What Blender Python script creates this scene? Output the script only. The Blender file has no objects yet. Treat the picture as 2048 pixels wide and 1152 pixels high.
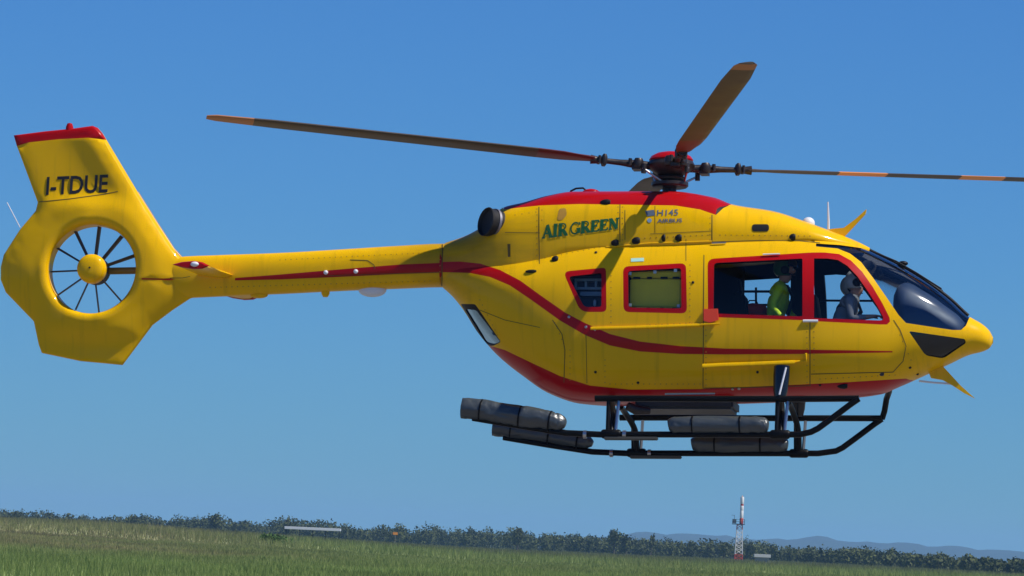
import bpy, bmesh, math, random
import numpy as np
from mathutils import Vector, Matrix
from mathutils.bvhtree import BVHTree
from mathutils.geometry import delaunay_2d_cdt, tessellate_polygon

random.seed(4)
rng = np.random.default_rng(4)
PI = math.pi
SC = bpy.context.scene
COL = SC.collection

# ------------------------------------------------------------------ camera
FPX = 9350.0                       # focal length in pixels of the 2048 px wide photograph
CAM = np.array([0.0, 0.0, 1.7])
PITCH = math.atan(514 / FPX)
ROLL = math.radians(2.5)
f_ = np.array([0, math.cos(PITCH), math.sin(PITCH)])
r0 = np.array([1.0, 0, 0])
u0 = np.array([0, -math.sin(PITCH), math.cos(PITCH)])
r_ = math.cos(ROLL) * r0 + math.sin(ROLL) * u0
u_ = -math.sin(ROLL) * r0 + math.cos(ROLL) * u0
cam = bpy.data.cameras.new('camera')
cam.sensor_width = 36
cam.lens = FPX / 2048 * 36
cam.clip_start = 1
cam.clip_end = 40000
camo = bpy.data.objects.new('camera', cam)
COL.objects.link(camo)
m = Matrix.Identity(4)
for i in range(3):
    m[i][0] = r_[i]; m[i][1] = u_[i]; m[i][2] = -f_[i]; m[i][3] = CAM[i]
camo.matrix_world = m
SC.camera = camo

def ray(px, py):
    d = f_ + (px - 1024) / FPX * r_ + (576 - py) / FPX * u_
    return d

# helicopter frame: x forward, y away from the camera, z up (banked and yawed a little)
YAW = math.asin(0.158)
BANK = math.asin(0.131)
xh = math.cos(YAW) * r_ - math.sin(YAW) * f_
yh = math.cos(YAW) * f_ + math.sin(YAW) * r_
y2 = math.cos(BANK) * yh - math.sin(BANK) * u_
zh = math.cos(BANK) * u_ + math.sin(BANK) * yh
yh = y2
H0 = CAM + 55.0 * ray(1200, 650)
R3 = np.stack([xh, yh, zh], axis=1)          # local -> world
HM = Matrix.Identity(4)
for i in range(3):
    for j in range(3):
        HM[i][j] = R3[i, j]
    HM[i][3] = H0[i]
CL = R3.T @ (CAM - H0)                        # camera in helicopter coordinates

def W(px, py, yl=0.0):
    """point of the plane y=yl of the helicopter's own frame seen at a pixel"""
    d = R3.T @ ray(px, py)
    t = (yl - CL[1]) / d[1]
    return CL + t * d

def WV(px, py, yl=0.0):
    return Vector(W(px, py, yl))

# ------------------------------------------------------------------ light
SUN_L = np.array([0.55, -0.15, 0.78]); SUN_L /= np.linalg.norm(SUN_L)
SUN_W = R3 @ SUN_L
sun_el = math.asin(SUN_W[2]); sun_az = math.atan2(SUN_W[0], SUN_W[1])
world = bpy.data.worlds.new('World'); SC.world = world
world.use_nodes = True
wn = world.node_tree.nodes; wl = world.node_tree.links
wn.clear()
sky = wn.new('ShaderNodeTexSky'); sky.sky_type = 'NISHITA'; sky.sun_disc = False
sky.sun_elevation = sun_el; sky.sun_rotation = sun_az
sky.altitude = 0; sky.air_density = 1.0; sky.dust_density = 0.0; sky.ozone_density = 4.0
hsv = wn.new('ShaderNodeHueSaturation'); hsv.inputs['Saturation'].default_value = 1.0
bg = wn.new('ShaderNodeBackground'); bg.inputs['Strength'].default_value = 0.064
wo = wn.new('ShaderNodeOutputWorld')
tint = wn.new('ShaderNodeMix'); tint.data_type = 'RGBA'; tint.blend_type = 'MULTIPLY'; tint.clamp_result = False
tint.inputs['Factor'].default_value = 1.0; tint.inputs['B'].default_value = (0.325, 0.775, 1.46, 1)   # deep, very clear blue air
wl.new(sky.outputs[0], hsv.inputs['Color']); wl.new(hsv.outputs[0], tint.inputs['A']); wl.new(tint.outputs['Result'], bg.inputs[0]); wl.new(bg.outputs[0], wo.inputs[0])
sun = bpy.data.lights.new('sun', 'SUN'); sun.energy = 5.0; sun.angle = math.radians(0.53)
sun.color = (1.0, 0.95, 0.86)
suno = bpy.data.objects.new('sun', sun); COL.objects.link(suno)
suno.rotation_euler = Vector(SUN_W).to_track_quat('Z', 'Y').to_euler()
suno.location = (0, 0, 40)
SC.view_settings.view_transform = 'Standard'
SC.view_settings.look = 'None'
SC.view_settings.exposure = 0.0
SC.view_settings.gamma = 1
SC.view_settings.use_curve_mapping = False
SC.render.engine = 'CYCLES'
SC.cycles.max_bounces = 8
SC.cycles.transparent_max_bounces = 16
SC.cycles.volume_bounces = 1

# ------------------------------------------------------------------ materials
def new_mat(name):
    m = bpy.data.materials.new(name); m.use_nodes = True
    return m, m.node_tree.nodes, m.node_tree.links, m.node_tree.nodes['Principled BSDF']

def paint(name, col, rough=0.35, coat=0.0, metal=0.0, var=0.12, scale=3.0, bump=0.0, spec=0.5, bscale=4):
    m, n, l, b = new_mat(name)
    tc = n.new('ShaderNodeTexCoord')
    nz = n.new('ShaderNodeTexNoise'); nz.inputs['Scale'].default_value = scale; nz.inputs['Detail'].default_value = 6
    l.new(tc.outputs['Object'], nz.inputs['Vector'])
    mx = n.new('ShaderNodeMix'); mx.data_type = 'RGBA'
    mx.inputs['A'].default_value = tuple(c * (1 - var) for c in col) + (1,)
    mx.inputs['B'].default_value = tuple(min(1, c * (1 + var)) for c in col) + (1,)
    l.new(nz.outputs['Fac'], mx.inputs['Factor'])
    l.new(mx.outputs['Result'], b.inputs['Base Color'])
    rr = n.new('ShaderNodeMapRange'); rr.inputs['To Min'].default_value = rough * 0.8; rr.inputs['To Max'].default_value = rough * 1.25
    l.new(nz.outputs['Fac'], rr.inputs['Value']); l.new(rr.outputs[0], b.inputs['Roughness'])
    b.inputs['Metallic'].default_value = metal
    b.inputs['Specular IOR Level'].default_value = spec
    b.inputs['Coat Weight'].default_value = coat; b.inputs['Coat Roughness'].default_value = 0.08
    if bump:
        bp = n.new('ShaderNodeBump'); bp.inputs['Strength'].default_value = bump; bp.inputs['Distance'].default_value = 0.02
        n2 = n.new('ShaderNodeTexNoise'); n2.inputs['Scale'].default_value = scale * bscale
        l.new(tc.outputs['Object'], n2.inputs['Vector'])
        l.new(n2.outputs['Fac'], bp.inputs['Height']); l.new(bp.outputs[0], b.inputs['Normal'])
    return m

def glass(name, tint, fres=1.0, rough=0.02):
    m, n, l, b = new_mat(name)
    n.remove(b)
    out = n['Material Output']
    tr = n.new('ShaderNodeBsdfTransparent'); tr.inputs[0].default_value = tint + (1,)
    gl = n.new('ShaderNodeBsdfGlossy'); gl.inputs['Roughness'].default_value = rough
    gl.inputs['Color'].default_value = (1, 1, 1, 1)
    fr = n.new('ShaderNodeFresnel'); fr.inputs['IOR'].default_value = 1.5
    mu = n.new('ShaderNodeMath'); mu.operation = 'MULTIPLY'; mu.inputs[1].default_value = fres
    l.new(fr.outputs[0], mu.inputs[0])
    mx = n.new('ShaderNodeMixShader')
    l.new(mu.outputs[0], mx.inputs[0]); l.new(tr.outputs[0], mx.inputs[1]); l.new(gl.outputs[0], mx.inputs[2])
    l.new(mx.outputs[0], out.inputs['Surface'])
    return m

YEL = (0.84, 0.47, 0.001)
RED = (0.42, 0.004, 0.006)
M = {
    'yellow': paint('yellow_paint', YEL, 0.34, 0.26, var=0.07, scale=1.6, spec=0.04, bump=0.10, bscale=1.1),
    'red': paint('red_paint', RED, 0.34, 0.3, var=0.10, scale=2.0, spec=0.05, bump=0.10, bscale=1.1),
    'tipband': paint('faded_tip_band', (0.40, 0.17, 0.07), 0.6, var=0.2),
    'darkred': paint('dark_red_blade_paint', (0.10, 0.014, 0.010), 0.45, var=0.2),
    'orange': paint('orange_paint', (0.90, 0.32, 0.03), 0.5, var=0.1),
    'lamp': paint('orange_red_plastic', (0.95, 0.07, 0.02), 0.4, var=0.1),
    'seam': paint('seam_rubber', (0.10, 0.062, 0.004), 0.7, var=0.2),
    'black': paint('black_metal', (0.006, 0.006, 0.007), 0.5, 0.0, var=0.3, scale=8, spec=0.25),
    'gear': paint('skid_black_paint', (0.004, 0.0042, 0.005), 0.38, 0.0, var=0.4, scale=6, spec=0.15),
    'blade': paint('blade_grey_composite', (0.070, 0.052, 0.034), 0.55, var=0.25, scale=4),
    'interior': paint('interior_dark_fabric', (0.006, 0.006, 0.007), 0.85, var=0.3, scale=9, spec=0.1),
    'panel': paint('glareshield_reflection_blue', (0.028, 0.052, 0.11), 0.5, var=0.25, scale=6),  # blue of the windshield reflection is put into this colour
    'steel': paint('bare_steel', (0.45, 0.45, 0.46), 0.3, metal=1.0, var=0.15, scale=12),
    'headmetal': paint('rotor_head_metal', (0.045, 0.036, 0.034), 0.42, metal=0.5, var=0.5, scale=20),
    'canvas': paint('grey_float_canvas', (0.045, 0.054, 0.058), 0.33, var=0.22, scale=4, bump=0.25, spec=0.7),
    'white': paint('white_plastic', (0.75, 0.76, 0.78), 0.35, var=0.06),
    'tape': paint('pale_green_placard', (0.45, 0.75, 0.60), 0.5, var=0.1),
    'green_letter': paint('dark_green_lettering', (0.010, 0.11, 0.025), 0.45, var=0.1),
    'ink': paint('black_lettering', (0.012, 0.010, 0.010), 0.45, var=0.1),
    'greyink': paint('blue_grey_lettering', (0.10, 0.13, 0.17), 0.45, var=0.1),
    'exhaust': paint('sooty_exhaust', (0.012, 0.012, 0.014), 0.6, metal=0.2, var=0.4, scale=14),
    'skin': paint('skin', (0.52, 0.27, 0.18), 0.55, var=0.1, scale=14),
    'hivis': paint('high_visibility_jacket', (0.68, 0.98, 0.02), 0.7, var=0.12, scale=12, bump=0.5),
    'navy': paint('dark_flight_suit', (0.03, 0.035, 0.045), 0.8, var=0.2, scale=12, bump=0.4),
    'greysuit': paint('grey_sleeve', (0.24, 0.25, 0.27), 0.8, var=0.2, scale=12),
    'helmet': paint('pale_grey_helmet', (0.55, 0.57, 0.60), 0.3, 0.3, var=0.08, scale=12),
    'greenhelmet': paint('dark_green_helmet', (0.03, 0.12, 0.04), 0.35, 0.2, var=0.1, scale=12),
    'visor': paint('dark_visor', (0.01, 0.01, 0.012), 0.08, 0.5, var=0.1),
    'case': paint('yellow_equipment_case', (0.95, 0.70, 0.02), 0.6, var=0.12, scale=7),
    'rack': paint('blue_grey_rack', (0.22, 0.34, 0.45), 0.5, var=0.15, scale=7),
    'redbag': paint('red_bag_fabric', (0.6, 0.03, 0.02), 0.8, var=0.2, scale=9),
    'window': glass('cabin_glass', (0.92, 0.95, 0.96), 0.6),
    'windshield': glass('windshield_glass', (0.80, 0.86, 0.90), 1.7, 0.045),
    'chin': glass('chin_glass', (0.30, 0.33, 0.36), 1.2, 0.05),
    'rearglass': glass('rear_door_glass', (0.45, 0.52, 0.6), 7.0, 0.03),
    'eye': paint('eye_white', (0.7, 0.7, 0.7), 0.3, var=0.05),
    'mastred': paint('aviation_red', (0.55, 0.06, 0.025), 0.55, var=0.2, scale=1.5),
    'mastwhite': paint('aviation_white', (0.75, 0.74, 0.72), 0.55, var=0.1, scale=1.5),
    'shed': paint('pale_sheet_roof', (0.62, 0.62, 0.58), 0.6, var=0.15, scale=0.6),
    'wall': paint('grey_shed_wall', (0.28, 0.27, 0.24), 0.8, var=0.2, scale=0.8),
}

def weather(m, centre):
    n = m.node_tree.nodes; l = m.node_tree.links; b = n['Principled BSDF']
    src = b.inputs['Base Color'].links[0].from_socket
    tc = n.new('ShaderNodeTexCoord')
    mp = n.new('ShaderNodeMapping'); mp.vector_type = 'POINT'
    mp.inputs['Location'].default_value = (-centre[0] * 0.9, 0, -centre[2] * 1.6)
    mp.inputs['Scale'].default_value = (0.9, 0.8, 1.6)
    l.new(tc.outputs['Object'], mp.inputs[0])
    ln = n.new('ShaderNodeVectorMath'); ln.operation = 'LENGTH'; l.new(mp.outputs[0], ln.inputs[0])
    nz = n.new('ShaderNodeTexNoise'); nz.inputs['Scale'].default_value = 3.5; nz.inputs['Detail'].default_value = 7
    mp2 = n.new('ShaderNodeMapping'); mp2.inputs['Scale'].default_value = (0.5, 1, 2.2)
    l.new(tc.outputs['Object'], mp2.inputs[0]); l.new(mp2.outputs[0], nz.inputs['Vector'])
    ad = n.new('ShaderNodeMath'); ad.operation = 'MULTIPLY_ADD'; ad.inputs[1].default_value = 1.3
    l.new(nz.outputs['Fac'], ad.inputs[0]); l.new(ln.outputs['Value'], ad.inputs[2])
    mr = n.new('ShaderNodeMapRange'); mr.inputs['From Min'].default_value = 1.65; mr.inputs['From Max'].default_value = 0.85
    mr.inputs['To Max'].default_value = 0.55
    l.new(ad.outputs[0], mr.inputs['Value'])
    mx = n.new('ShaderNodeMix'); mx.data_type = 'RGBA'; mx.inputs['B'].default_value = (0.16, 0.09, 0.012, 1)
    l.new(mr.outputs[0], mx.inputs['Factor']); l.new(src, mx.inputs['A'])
    # thin run-down streaks
    st = n.new('ShaderNodeTexNoise'); st.inputs['Scale'].default_value = 1.0; st.inputs['Detail'].default_value = 5
    mp3 = n.new('ShaderNodeMapping'); mp3.inputs['Scale'].default_value = (14, 3, 0.9)
    l.new(tc.outputs['Object'], mp3.inputs[0]); l.new(mp3.outputs[0], st.inputs['Vector'])
    m2 = n.new('ShaderNodeMapRange'); m2.inputs['From Min'].default_value = 0.55; m2.inputs['From Max'].default_value = 0.75; m2.inputs['To Max'].default_value = 0.28
    l.new(st.outputs['Fac'], m2.inputs['Value'])
    mx2 = n.new('ShaderNodeMix'); mx2.data_type = 'RGBA'; mx2.inputs['B'].default_value = (0.34, 0.19, 0.01, 1)
    l.new(m2.outputs[0], mx2.inputs['Factor']); l.new(mx.outputs['Result'], mx2.inputs['A'])
    l.new(mx2.outputs['Result'], b.inputs['Base Color'])
for _n in M['rearglass'].node_tree.nodes:
    if _n.type == 'BSDF_GLOSSY': _n.inputs['Color'].default_value = (0.45, 0.72, 0.95, 1)
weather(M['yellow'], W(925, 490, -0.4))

# ------------------------------------------------------------------ object helpers
def tag(o, label=None, cat=None, group=None, kind=None):
    if label: o['label'] = label
    if cat: o['category'] = cat
    if group: o['group'] = group
    if kind: o['kind'] = kind
    return o

def empty(name, loc=(0, 0, 0)):
    o = bpy.data.objects.new(name, None); COL.objects.link(o); o.location = loc
    o.empty_display_size = 0.3
    return o

def link(name, me, parent=None):
    o = bpy.data.objects.new(name, me); COL.objects.link(o)
    if parent is not None: o.parent = parent
    return o

def mesh(name, verts, faces, mats, parent=None, midx=None, smooth=False, normals=None):
    me = bpy.data.meshes.new(name)
    me.from_pydata([tuple(map(float, v)) for v in verts], [], [tuple(int(i) for i in f) for f in faces])
    for mm in (mats if isinstance(mats, (list, tuple)) else [mats]):
        me.materials.append(mm)
    if midx is not None:
        me.polygons.foreach_set('material_index', np.asarray(midx, dtype=np.int32))
    if smooth or normals is not None:
        me.polygons.foreach_set('use_smooth', np.ones(len(me.polygons), dtype=bool))
    me.update()
    if normals is not None:
        me.normals_split_custom_set_from_vertices([tuple(map(float, n)) for n in normals])
    return link(name, me, parent)

def from_bm(name, bm, mats, parent=None, smooth=True, bevel=0.0):
    me = bpy.data.meshes.new(name)
    if bevel:
        bmesh.ops.bevel(bm, geom=[e for e in bm.edges if e.calc_face_angle(0) > 0.7], offset=bevel, segments=2, affect='EDGES')
    bm.to_mesh(me); bm.free()
    for mm in (mats if isinstance(mats, (list, tuple)) else [mats]):
        me.materials.append(mm)
    if smooth:
        me.polygons.foreach_set('use_smooth', np.ones(len(me.polygons), dtype=bool))
        me.set_sharp_from_angle(angle=math.radians(40))
    return link(name, me, parent)

def bm_box(bm, c, s, rot=None):
    r = bmesh.ops.create_cube(bm, size=1)
    mt = Matrix.Translation(Vector(c)) @ (rot.to_4x4() if rot is not None else Matrix.Identity(4)) @ Matrix.Diagonal((s[0], s[1], s[2], 1))
    bmesh.ops.transform(bm, matrix=mt, verts=r['verts'])
    return r['verts']

def catmull(pts, n=6):
    pts = [np.array(p, float) for p in pts]
    if len(pts) < 3: return pts
    out = []
    for i in range(len(pts) - 1):
        p0 = pts[max(i - 1, 0)]; p1 = pts[i]; p2 = pts[i + 1]; p3 = pts[min(i + 2, len(pts) - 1)]
        for k in range(n):
            t = k / n
            out.append(0.5 * ((2 * p1) + (-p0 + p2) * t + (2 * p0 - 5 * p1 + 4 * p2 - p3) * t * t + (-p0 + 3 * p1 - 3 * p2 + p3) * t ** 3))
    out.append(pts[-1])
    return out

def bm_tube(bm, pts, rad, seg=12, cap=True, squash=1.0, wob=0.0):
    """a tube through points; rad a number or a list"""
    pts = [Vector(p) for p in pts]
    n = len(pts)
    rads = rad if isinstance(rad, (list, tuple, np.ndarray)) else [rad] * n
    rings = []
    up = Vector((0.13, 0.31, 0.94))
    for i, p in enumerate(pts):
        t = (pts[min(i + 1, n - 1)] - pts[max(i - 1, 0)]).normalized()
        a = up.cross(t)
        if a.length < 1e-3: a = Vector((1, 0, 0)).cross(t)
        a.normalize(); b = t.cross(a)
        ring = []
        for k in range(seg):
            an = 2 * PI * k / seg
            rr = rads[i] * (1 + wob * math.sin(3 * an + i * 1.7) + wob * 0.7 * math.sin(i * 2.3 + k))
            ring.append(bm.verts.new(p + a * math.cos(an) * rr + b * math.sin(an) * rr * squash))
        rings.append(ring)
    for i in range(n - 1):
        for k in range(seg):
            bm.faces.new((rings[i][k], rings[i][(k + 1) % seg], rings[i + 1][(k + 1) % seg], rings[i + 1][k]))
    if cap:
        bm.faces.new(rings[0][::-1]); bm.faces.new(rings[-1])

def tube(name, pts, rad, mat, parent=None, seg=12, **kw):
    bm = bmesh.new(); bm_tube(bm, pts, rad, seg, **kw)
    return from_bm(name, bm, mat, parent)

def bm_lathe(bm, prof, seg=32, mtx=None):
    """prof: list of (r, z)"""
    rings = []
    for r, z in prof:
        if r < 1e-5:
            rings.append([bm.verts.new((0, 0, z))])
        else:
            rings.append([bm.verts.new((r * math.cos(2 * PI * k / seg), r * math.sin(2 * PI * k / seg), z)) for k in range(seg)])
    for i in range(len(rings) - 1):
        a, b = rings[i], rings[i + 1]
        for k in range(seg):
            k2 = (k + 1) % seg
            if len(a) == 1 and len(b) == 1: continue
            if len(a) == 1: bm.faces.new((a[0], b[k2], b[k]))
            elif len(b) == 1: bm.faces.new((a[k], a[k2], b[0]))
            else: bm.faces.new((a[k], a[k2], b[k2], b[k]))
    if mtx is not None:
        bmesh.ops.transform(bm, matrix=mtx, verts=[v for rg in rings for v in rg])

def axis_mat(loc, direction):
    return Matrix.Translation(Vector(loc)) @ Vector(direction).to_track_quat('Z', 'Y').to_matrix().to_4x4()

def pchip(xs, ys):
    xs = np.array(xs, float); ys = np.array(ys, float)
    o = np.argsort(xs); xs, ys = xs[o], ys[o]
    h = np.diff(xs); d = np.diff(ys) / h
    mm = np.zeros(len(xs))
    mm[0], mm[-1] = d[0], d[-1]
    for i in range(1, len(xs) - 1):
        if d[i - 1] * d[i] <= 0: mm[i] = 0
        else:
            w1 = 2 * h[i] + h[i - 1]; w2 = h[i] + 2 * h[i - 1]
            mm[i] = (w1 + w2) / (w1 / d[i - 1] + w2 / d[i])
    def f(x):
        x = np.clip(x, xs[0], xs[-1])
        i = np.clip(np.searchsorted(xs, x, side='right') - 1, 0, len(xs) - 2)
        t = (x - xs[i]) / h[i]
        return (ys[i] * (1 + 2 * t) * (1 - t) ** 2 + mm[i] * h[i] * t * (1 - t) ** 2
                + ys[i + 1] * t * t * (3 - 2 * t) + mm[i + 1] * h[i] * t * t * (t - 1))
    return f

def pip(pts, poly):
    """points in polygon, vectorised"""
    x, y = pts[:, 0], pts[:, 1]
    inside = np.zeros(len(pts), bool)
    n = len(poly)
    for i in range(n):
        x1, y1 = poly[i]; x2, y2 = poly[(i + 1) % n]
        c = ((y1 > y) != (y2 > y)) & (x < (x2 - x1) * (y - y1) / (y2 - y1 + 1e-30) + x1)
        inside ^= c
    return inside

def rounded(poly, r, n=4):
    """round the corners of a pixel polygon"""
    out = []
    m_ = len(poly)
    for i in range(m_):
        p = np.array(poly[i], float); a = np.array(poly[i - 1], float); b = np.array(poly[(i + 1) % m_], float)
        ri = r[i] if isinstance(r, (list, tuple)) else r
        da = (a - p); la = np.linalg.norm(da); da /= la
        db = (b - p); lb = np.linalg.norm(db); db /= lb
        q = min(ri, la * 0.45, lb * 0.45)
        s = p + da * q; e = p + db * q
        for k in range(n + 1):
            t = k / n
            out.append(tuple((1 - t) ** 2 * s + 2 * t * (1 - t) * p + t * t * e))
    return out

def densify(poly, step=7, closed=True):
    out = []
    n = len(poly)
    for i in range(n if closed else n - 1):
        a = np.array(poly[i], float); b = np.array(poly[(i + 1) % n], float)
        k = max(1, int(np.linalg.norm(b - a) / step))
        for j in range(k):
            out.append(tuple(a + (b - a) * j / k))
    if not closed: out.append(tuple(poly[-1]))
    return out

# ------------------------------------------------------------------ lofts
class Loft:
    """rows: (px, top py, bottom py, widest py, half width, upper exponent, lower exponent)"""
    def __init__(self, rows, S=2.6):
        X = [W(r[0], r[3])[0] for r in rows]
        z = lambda px, py: W(px, py)[2]
        self.T = pchip(X, [z(r[0], r[1]) for r in rows])
        self.B = pchip(X, [z(r[0], r[2]) for r in rows])
        self.zm = pchip(X, [z(r[0], r[3]) for r in rows])
        self.w = pchip(X, [r[4] for r in rows])
        self.nu = pchip(X, [r[5] for r in rows])
        self.nl = pchip(X, [r[6] for r in rows])
        self.x0, self.x1 = min(X), max(X)
        self.S = S
    def point(self, u, v):
        u = np.asarray(u, float); v = np.clip(np.asarray(v, float), 0, 1)
        phi = PI * v; c = np.cos(phi); s = np.clip(np.sin(phi), 0, 1)
        n = np.where(c > 0, self.nu(u), self.nl(u))
        zm = self.zm(u)
        h = np.where(c > 0, self.T(u) - zm, zm - self.B(u))
        y = -self.w(u) * s ** (2 / n)
        z = zm + h * np.sign(c) * np.abs(c) ** (2 / n)
        return np.stack([u, y, z], axis=-1)
    def F(self, x, y, z):
        zm = self.zm(x); up = z > zm
        n = np.where(up, self.nu(x), self.nl(x))
        h = np.maximum(np.where(up, self.T(x) - zm, zm - self.B(x)), 1e-4)
        return (np.abs(y) / self.w(x)) ** n + (np.abs(z - zm) / h) ** n - 1
    def normal(self, P):
        x, y, z = P[:, 0], P[:, 1], P[:, 2]
        e = 0.012
        xa = np.clip(x - e, self.x0, self.x1); xb = np.clip(x + e, self.x0, self.x1)
        fx = (self.F(xb, y, z) - self.F(xa, y, z)) / (xb - xa)
        e = 0.003
        fy = (self.F(x, y + e, z) - self.F(x, y - e, z)) / (2 * e)
        fz = (self.F(x, y, z + e) - self.F(x, y, z - e)) / (2 * e)
        N = np.stack([fx, fy, fz], axis=-1)
        return N / (np.linalg.norm(N, axis=1, keepdims=True) + 1e-12)
    def grid(self, nu=160, nv=48, cosend=False):
        t = np.linspace(0, 1, nu)
        if cosend: t = np.sin(t * PI / 2)
        us = self.x0 + (self.x1 - self.x0) * t
        vs = np.linspace(0, 1, nv)
        U, V = np.meshgrid(us, vs, indexing='ij')
        P = self.point(U.ravel(), V.ravel())
        q = []
        for i in range(nu - 1):
            for j in range(nv - 1):
                a = i * nv + j
                q.append((a, a + nv, a + nv + 1, a + 1))
        return us, vs, P, q
    def prepare(self, **kw):
        self.us, self.vs, P, q = self.grid(**kw)
        self.bv = BVHTree.FromPolygons([Vector(p) for p in P], q)
        return P, q
    def uv(self, px, py):
        """parameters of the near-side surface point seen at a pixel"""
        d = Vector(R3.T @ ray(px, py)).normalized()
        hit = self.bv.ray_cast(Vector(CL), d)
        if hit[0] is not None:
            p = hit[0]
            u = min(max(p.x, self.x0), self.x1)
            zm = float(self.zm(u)); up = p.z > zm
            n = float(self.nu(u) if up else self.nl(u))
            h = float(self.T(u) - zm if up else zm - self.B(u))
            a = min(1, abs(p.y) / float(self.w(u))) ** (n / 2)
            b = min(1, abs(p.z - zm) / max(h, 1e-4)) ** (n / 2)
            return u, math.atan2(a, b if up else -b) / PI
        p = W(px, py, 0)
        u = min(max(p[0], self.x0), self.x1)
        return u, (0.0 if p[2] > float(self.zm(u)) else 1.0)
    def skin(self, polys, extra=()):
        """triangulate the (u,v) rectangle so that every polygon outline is an edge loop.
        polys: dict name -> pixel polygon (closed)."""
        S = self.S
        verts, edges, keep = [], [], {}
        def add(u, v):
            verts.append(Vector((u, v * S))); return len(verts) - 1
        us, vs = self.us, self.vs
        for i, u in enumerate(us):
            for j, v in enumerate(vs):
                add(u, v)
        nu, nv = len(us), len(vs)
        for i in range(nu - 1):
            edges.append((i * nv, (i + 1) * nv)); edges.append((i * nv + nv - 1, (i + 1) * nv + nv - 1))
        for j in range(nv - 1):
            edges.append((j, j + 1)); edges.append(((nu - 1) * nv + j, (nu - 1) * nv + j + 1))
        for name, poly in polys.items():
            q = [self.uv(*p) for p in densify(poly)]
            # refine in parameter space so that long jumps follow straight lines there
            qq = []
            for i in range(len(q)):
                if not qq or (abs(q[i][0] - qq[-1][0]) + abs(q[i][1] - qq[-1][1]) * S) > 1e-3:
                    qq.append(q[i])
            if (abs(qq[0][0] - qq[-1][0]) + abs(qq[0][1] - qq[-1][1])) < 1e-3: qq.pop()
            keep[name] = [(a, b * S) for a, b in qq]
            ids = [add(a, b) for a, b in qq]
            for i in range(len(ids)):
                edges.append((ids[i], ids[(i + 1) % len(ids)]))
        co, _, fc, _, _, _ = delaunay_2d_cdt(verts, edges, [], 0, 1e-4)
        co = np.array([(c[0], c[1]) for c in co]); fc = np.array([f for f in fc if len(f) == 3])
        cen = co[fc].mean(axis=1)
        memb = {k: pip(cen, p) for k, p in keep.items()}
        P = self.point(co[:, 0], co[:, 1] / S)
        # analytic normals, kept away from the ends and the symmetry line
        N = self.normal(self.point(np.clip(co[:, 0], self.x0 + 1e-3, self.x1 - 1e-3), np.clip(co[:, 1] / S, 0.004, 0.996)))
        on = (co[:, 1] / S < 0.003) | (co[:, 1] / S > 0.997)
        N[on, 1] = 0
        N /= (np.linalg.norm(N, axis=1, keepdims=True) + 1e-12)
        self.P, self.N, self.Fc, self.memb = P, N, fc, memb
        return memb

def sub_mesh(name, P, N, Fc, sel, mats, midx, parent, offset=0.0, mirror=True, both=False):
    """build the selected triangles (and their mirror image) as one mesh"""
    f = Fc[sel]
    if len(f) == 0: return None
    ids, inv = np.unique(f.ravel(), return_inverse=True)
    p = P[ids] + N[ids] * offset
    n = N[ids].copy(); t = inv.reshape(-1, 3)
    # wind so that face normals agree with the analytic normals
    fn = np.cross(p[t[:, 1]] - p[t[:, 0]], p[t[:, 2]] - p[t[:, 0]])
    bad = (fn * n[t].mean(axis=1)).sum(axis=1) < 0
    t[bad] = t[bad][:, ::-1]
    mi = np.asarray(midx)[sel] if midx is not None else np.zeros(len(t), int)
    def mk(p, n, t, mi):
        return mesh(name, p, t, mats, parent, mi, normals=n)
    if both:
        p2 = p * [1, -1, 1]; n2 = n * [1, -1, 1]
        return mk(np.vstack([p, p2]), np.vstack([n, n2]), np.vstack([t, t[:, ::-1] + len(p)]), np.concatenate([mi, mi]))
    o = mk(p, n, t, mi)
    if mirror:
        return o, mk(p * [1, -1, 1], n * [1, -1, 1], t[:, ::-1], mi)
    return o

# ================================================================== HELICOPTER
heli = empty('helicopter')
heli.matrix_world = HM
tag(heli, 'yellow and red rescue helicopter with an enclosed tail fan hovering above the field', 'helicopter')

#         px    top  bot  wide  hw    nu   nl
pod = Loft([
    (888,  527, 577, 552, 0.22, 2.2, 2.2),
    (905,  524, 592, 556, 0.30, 2.2, 2.2),
    (930,  520, 622, 566, 0.41, 2.2, 2.2),
    (960,  516, 668, 580, 0.53, 2.2, 2.2),
    (1000, 512, 713, 595, 0.66, 2.2, 2.2),
    (1050, 505, 753, 612, 0.76, 2.25, 2.3),
    (1100, 494, 786, 628, 0.82, 2.3, 2.5),
    (1160, 478, 805, 640, 0.86, 2.35, 2.8),
    (1220, 466, 809, 648, 0.875, 2.35, 3.0),
    (1400, 461, 806, 652, 0.88, 2.35, 3.2),
    (1560, 463, 801, 654, 0.875, 2.3, 3.2),
    (1640, 470, 797, 656, 0.85, 2.2, 3.0),
    (1700, 485, 794, 658, 0.79, 2.1, 2.8),
    (1760, 511, 787, 660, 0.70, 2.0, 2.6),
    (1800, 531, 772, 662, 0.62, 2.0, 2.4),
    (1850, 561, 750, 664, 0.52, 2.0, 2.3),
    (1900, 598, 727, 668, 0.40, 2.0, 2.2),
    (1940, 634, 709, 674, 0.27, 2.0, 2.1),
    (1965, 649, 703, 677, 0.19, 2.0, 2.0),
    (1979, 662, 696, 680, 0.11, 2.0, 2.0),
    (1986, 675, 686, 680.5, 0.03, 2.0, 2.0),
])
pod.prepare(nu=170, nv=52, cosend=True)
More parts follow.
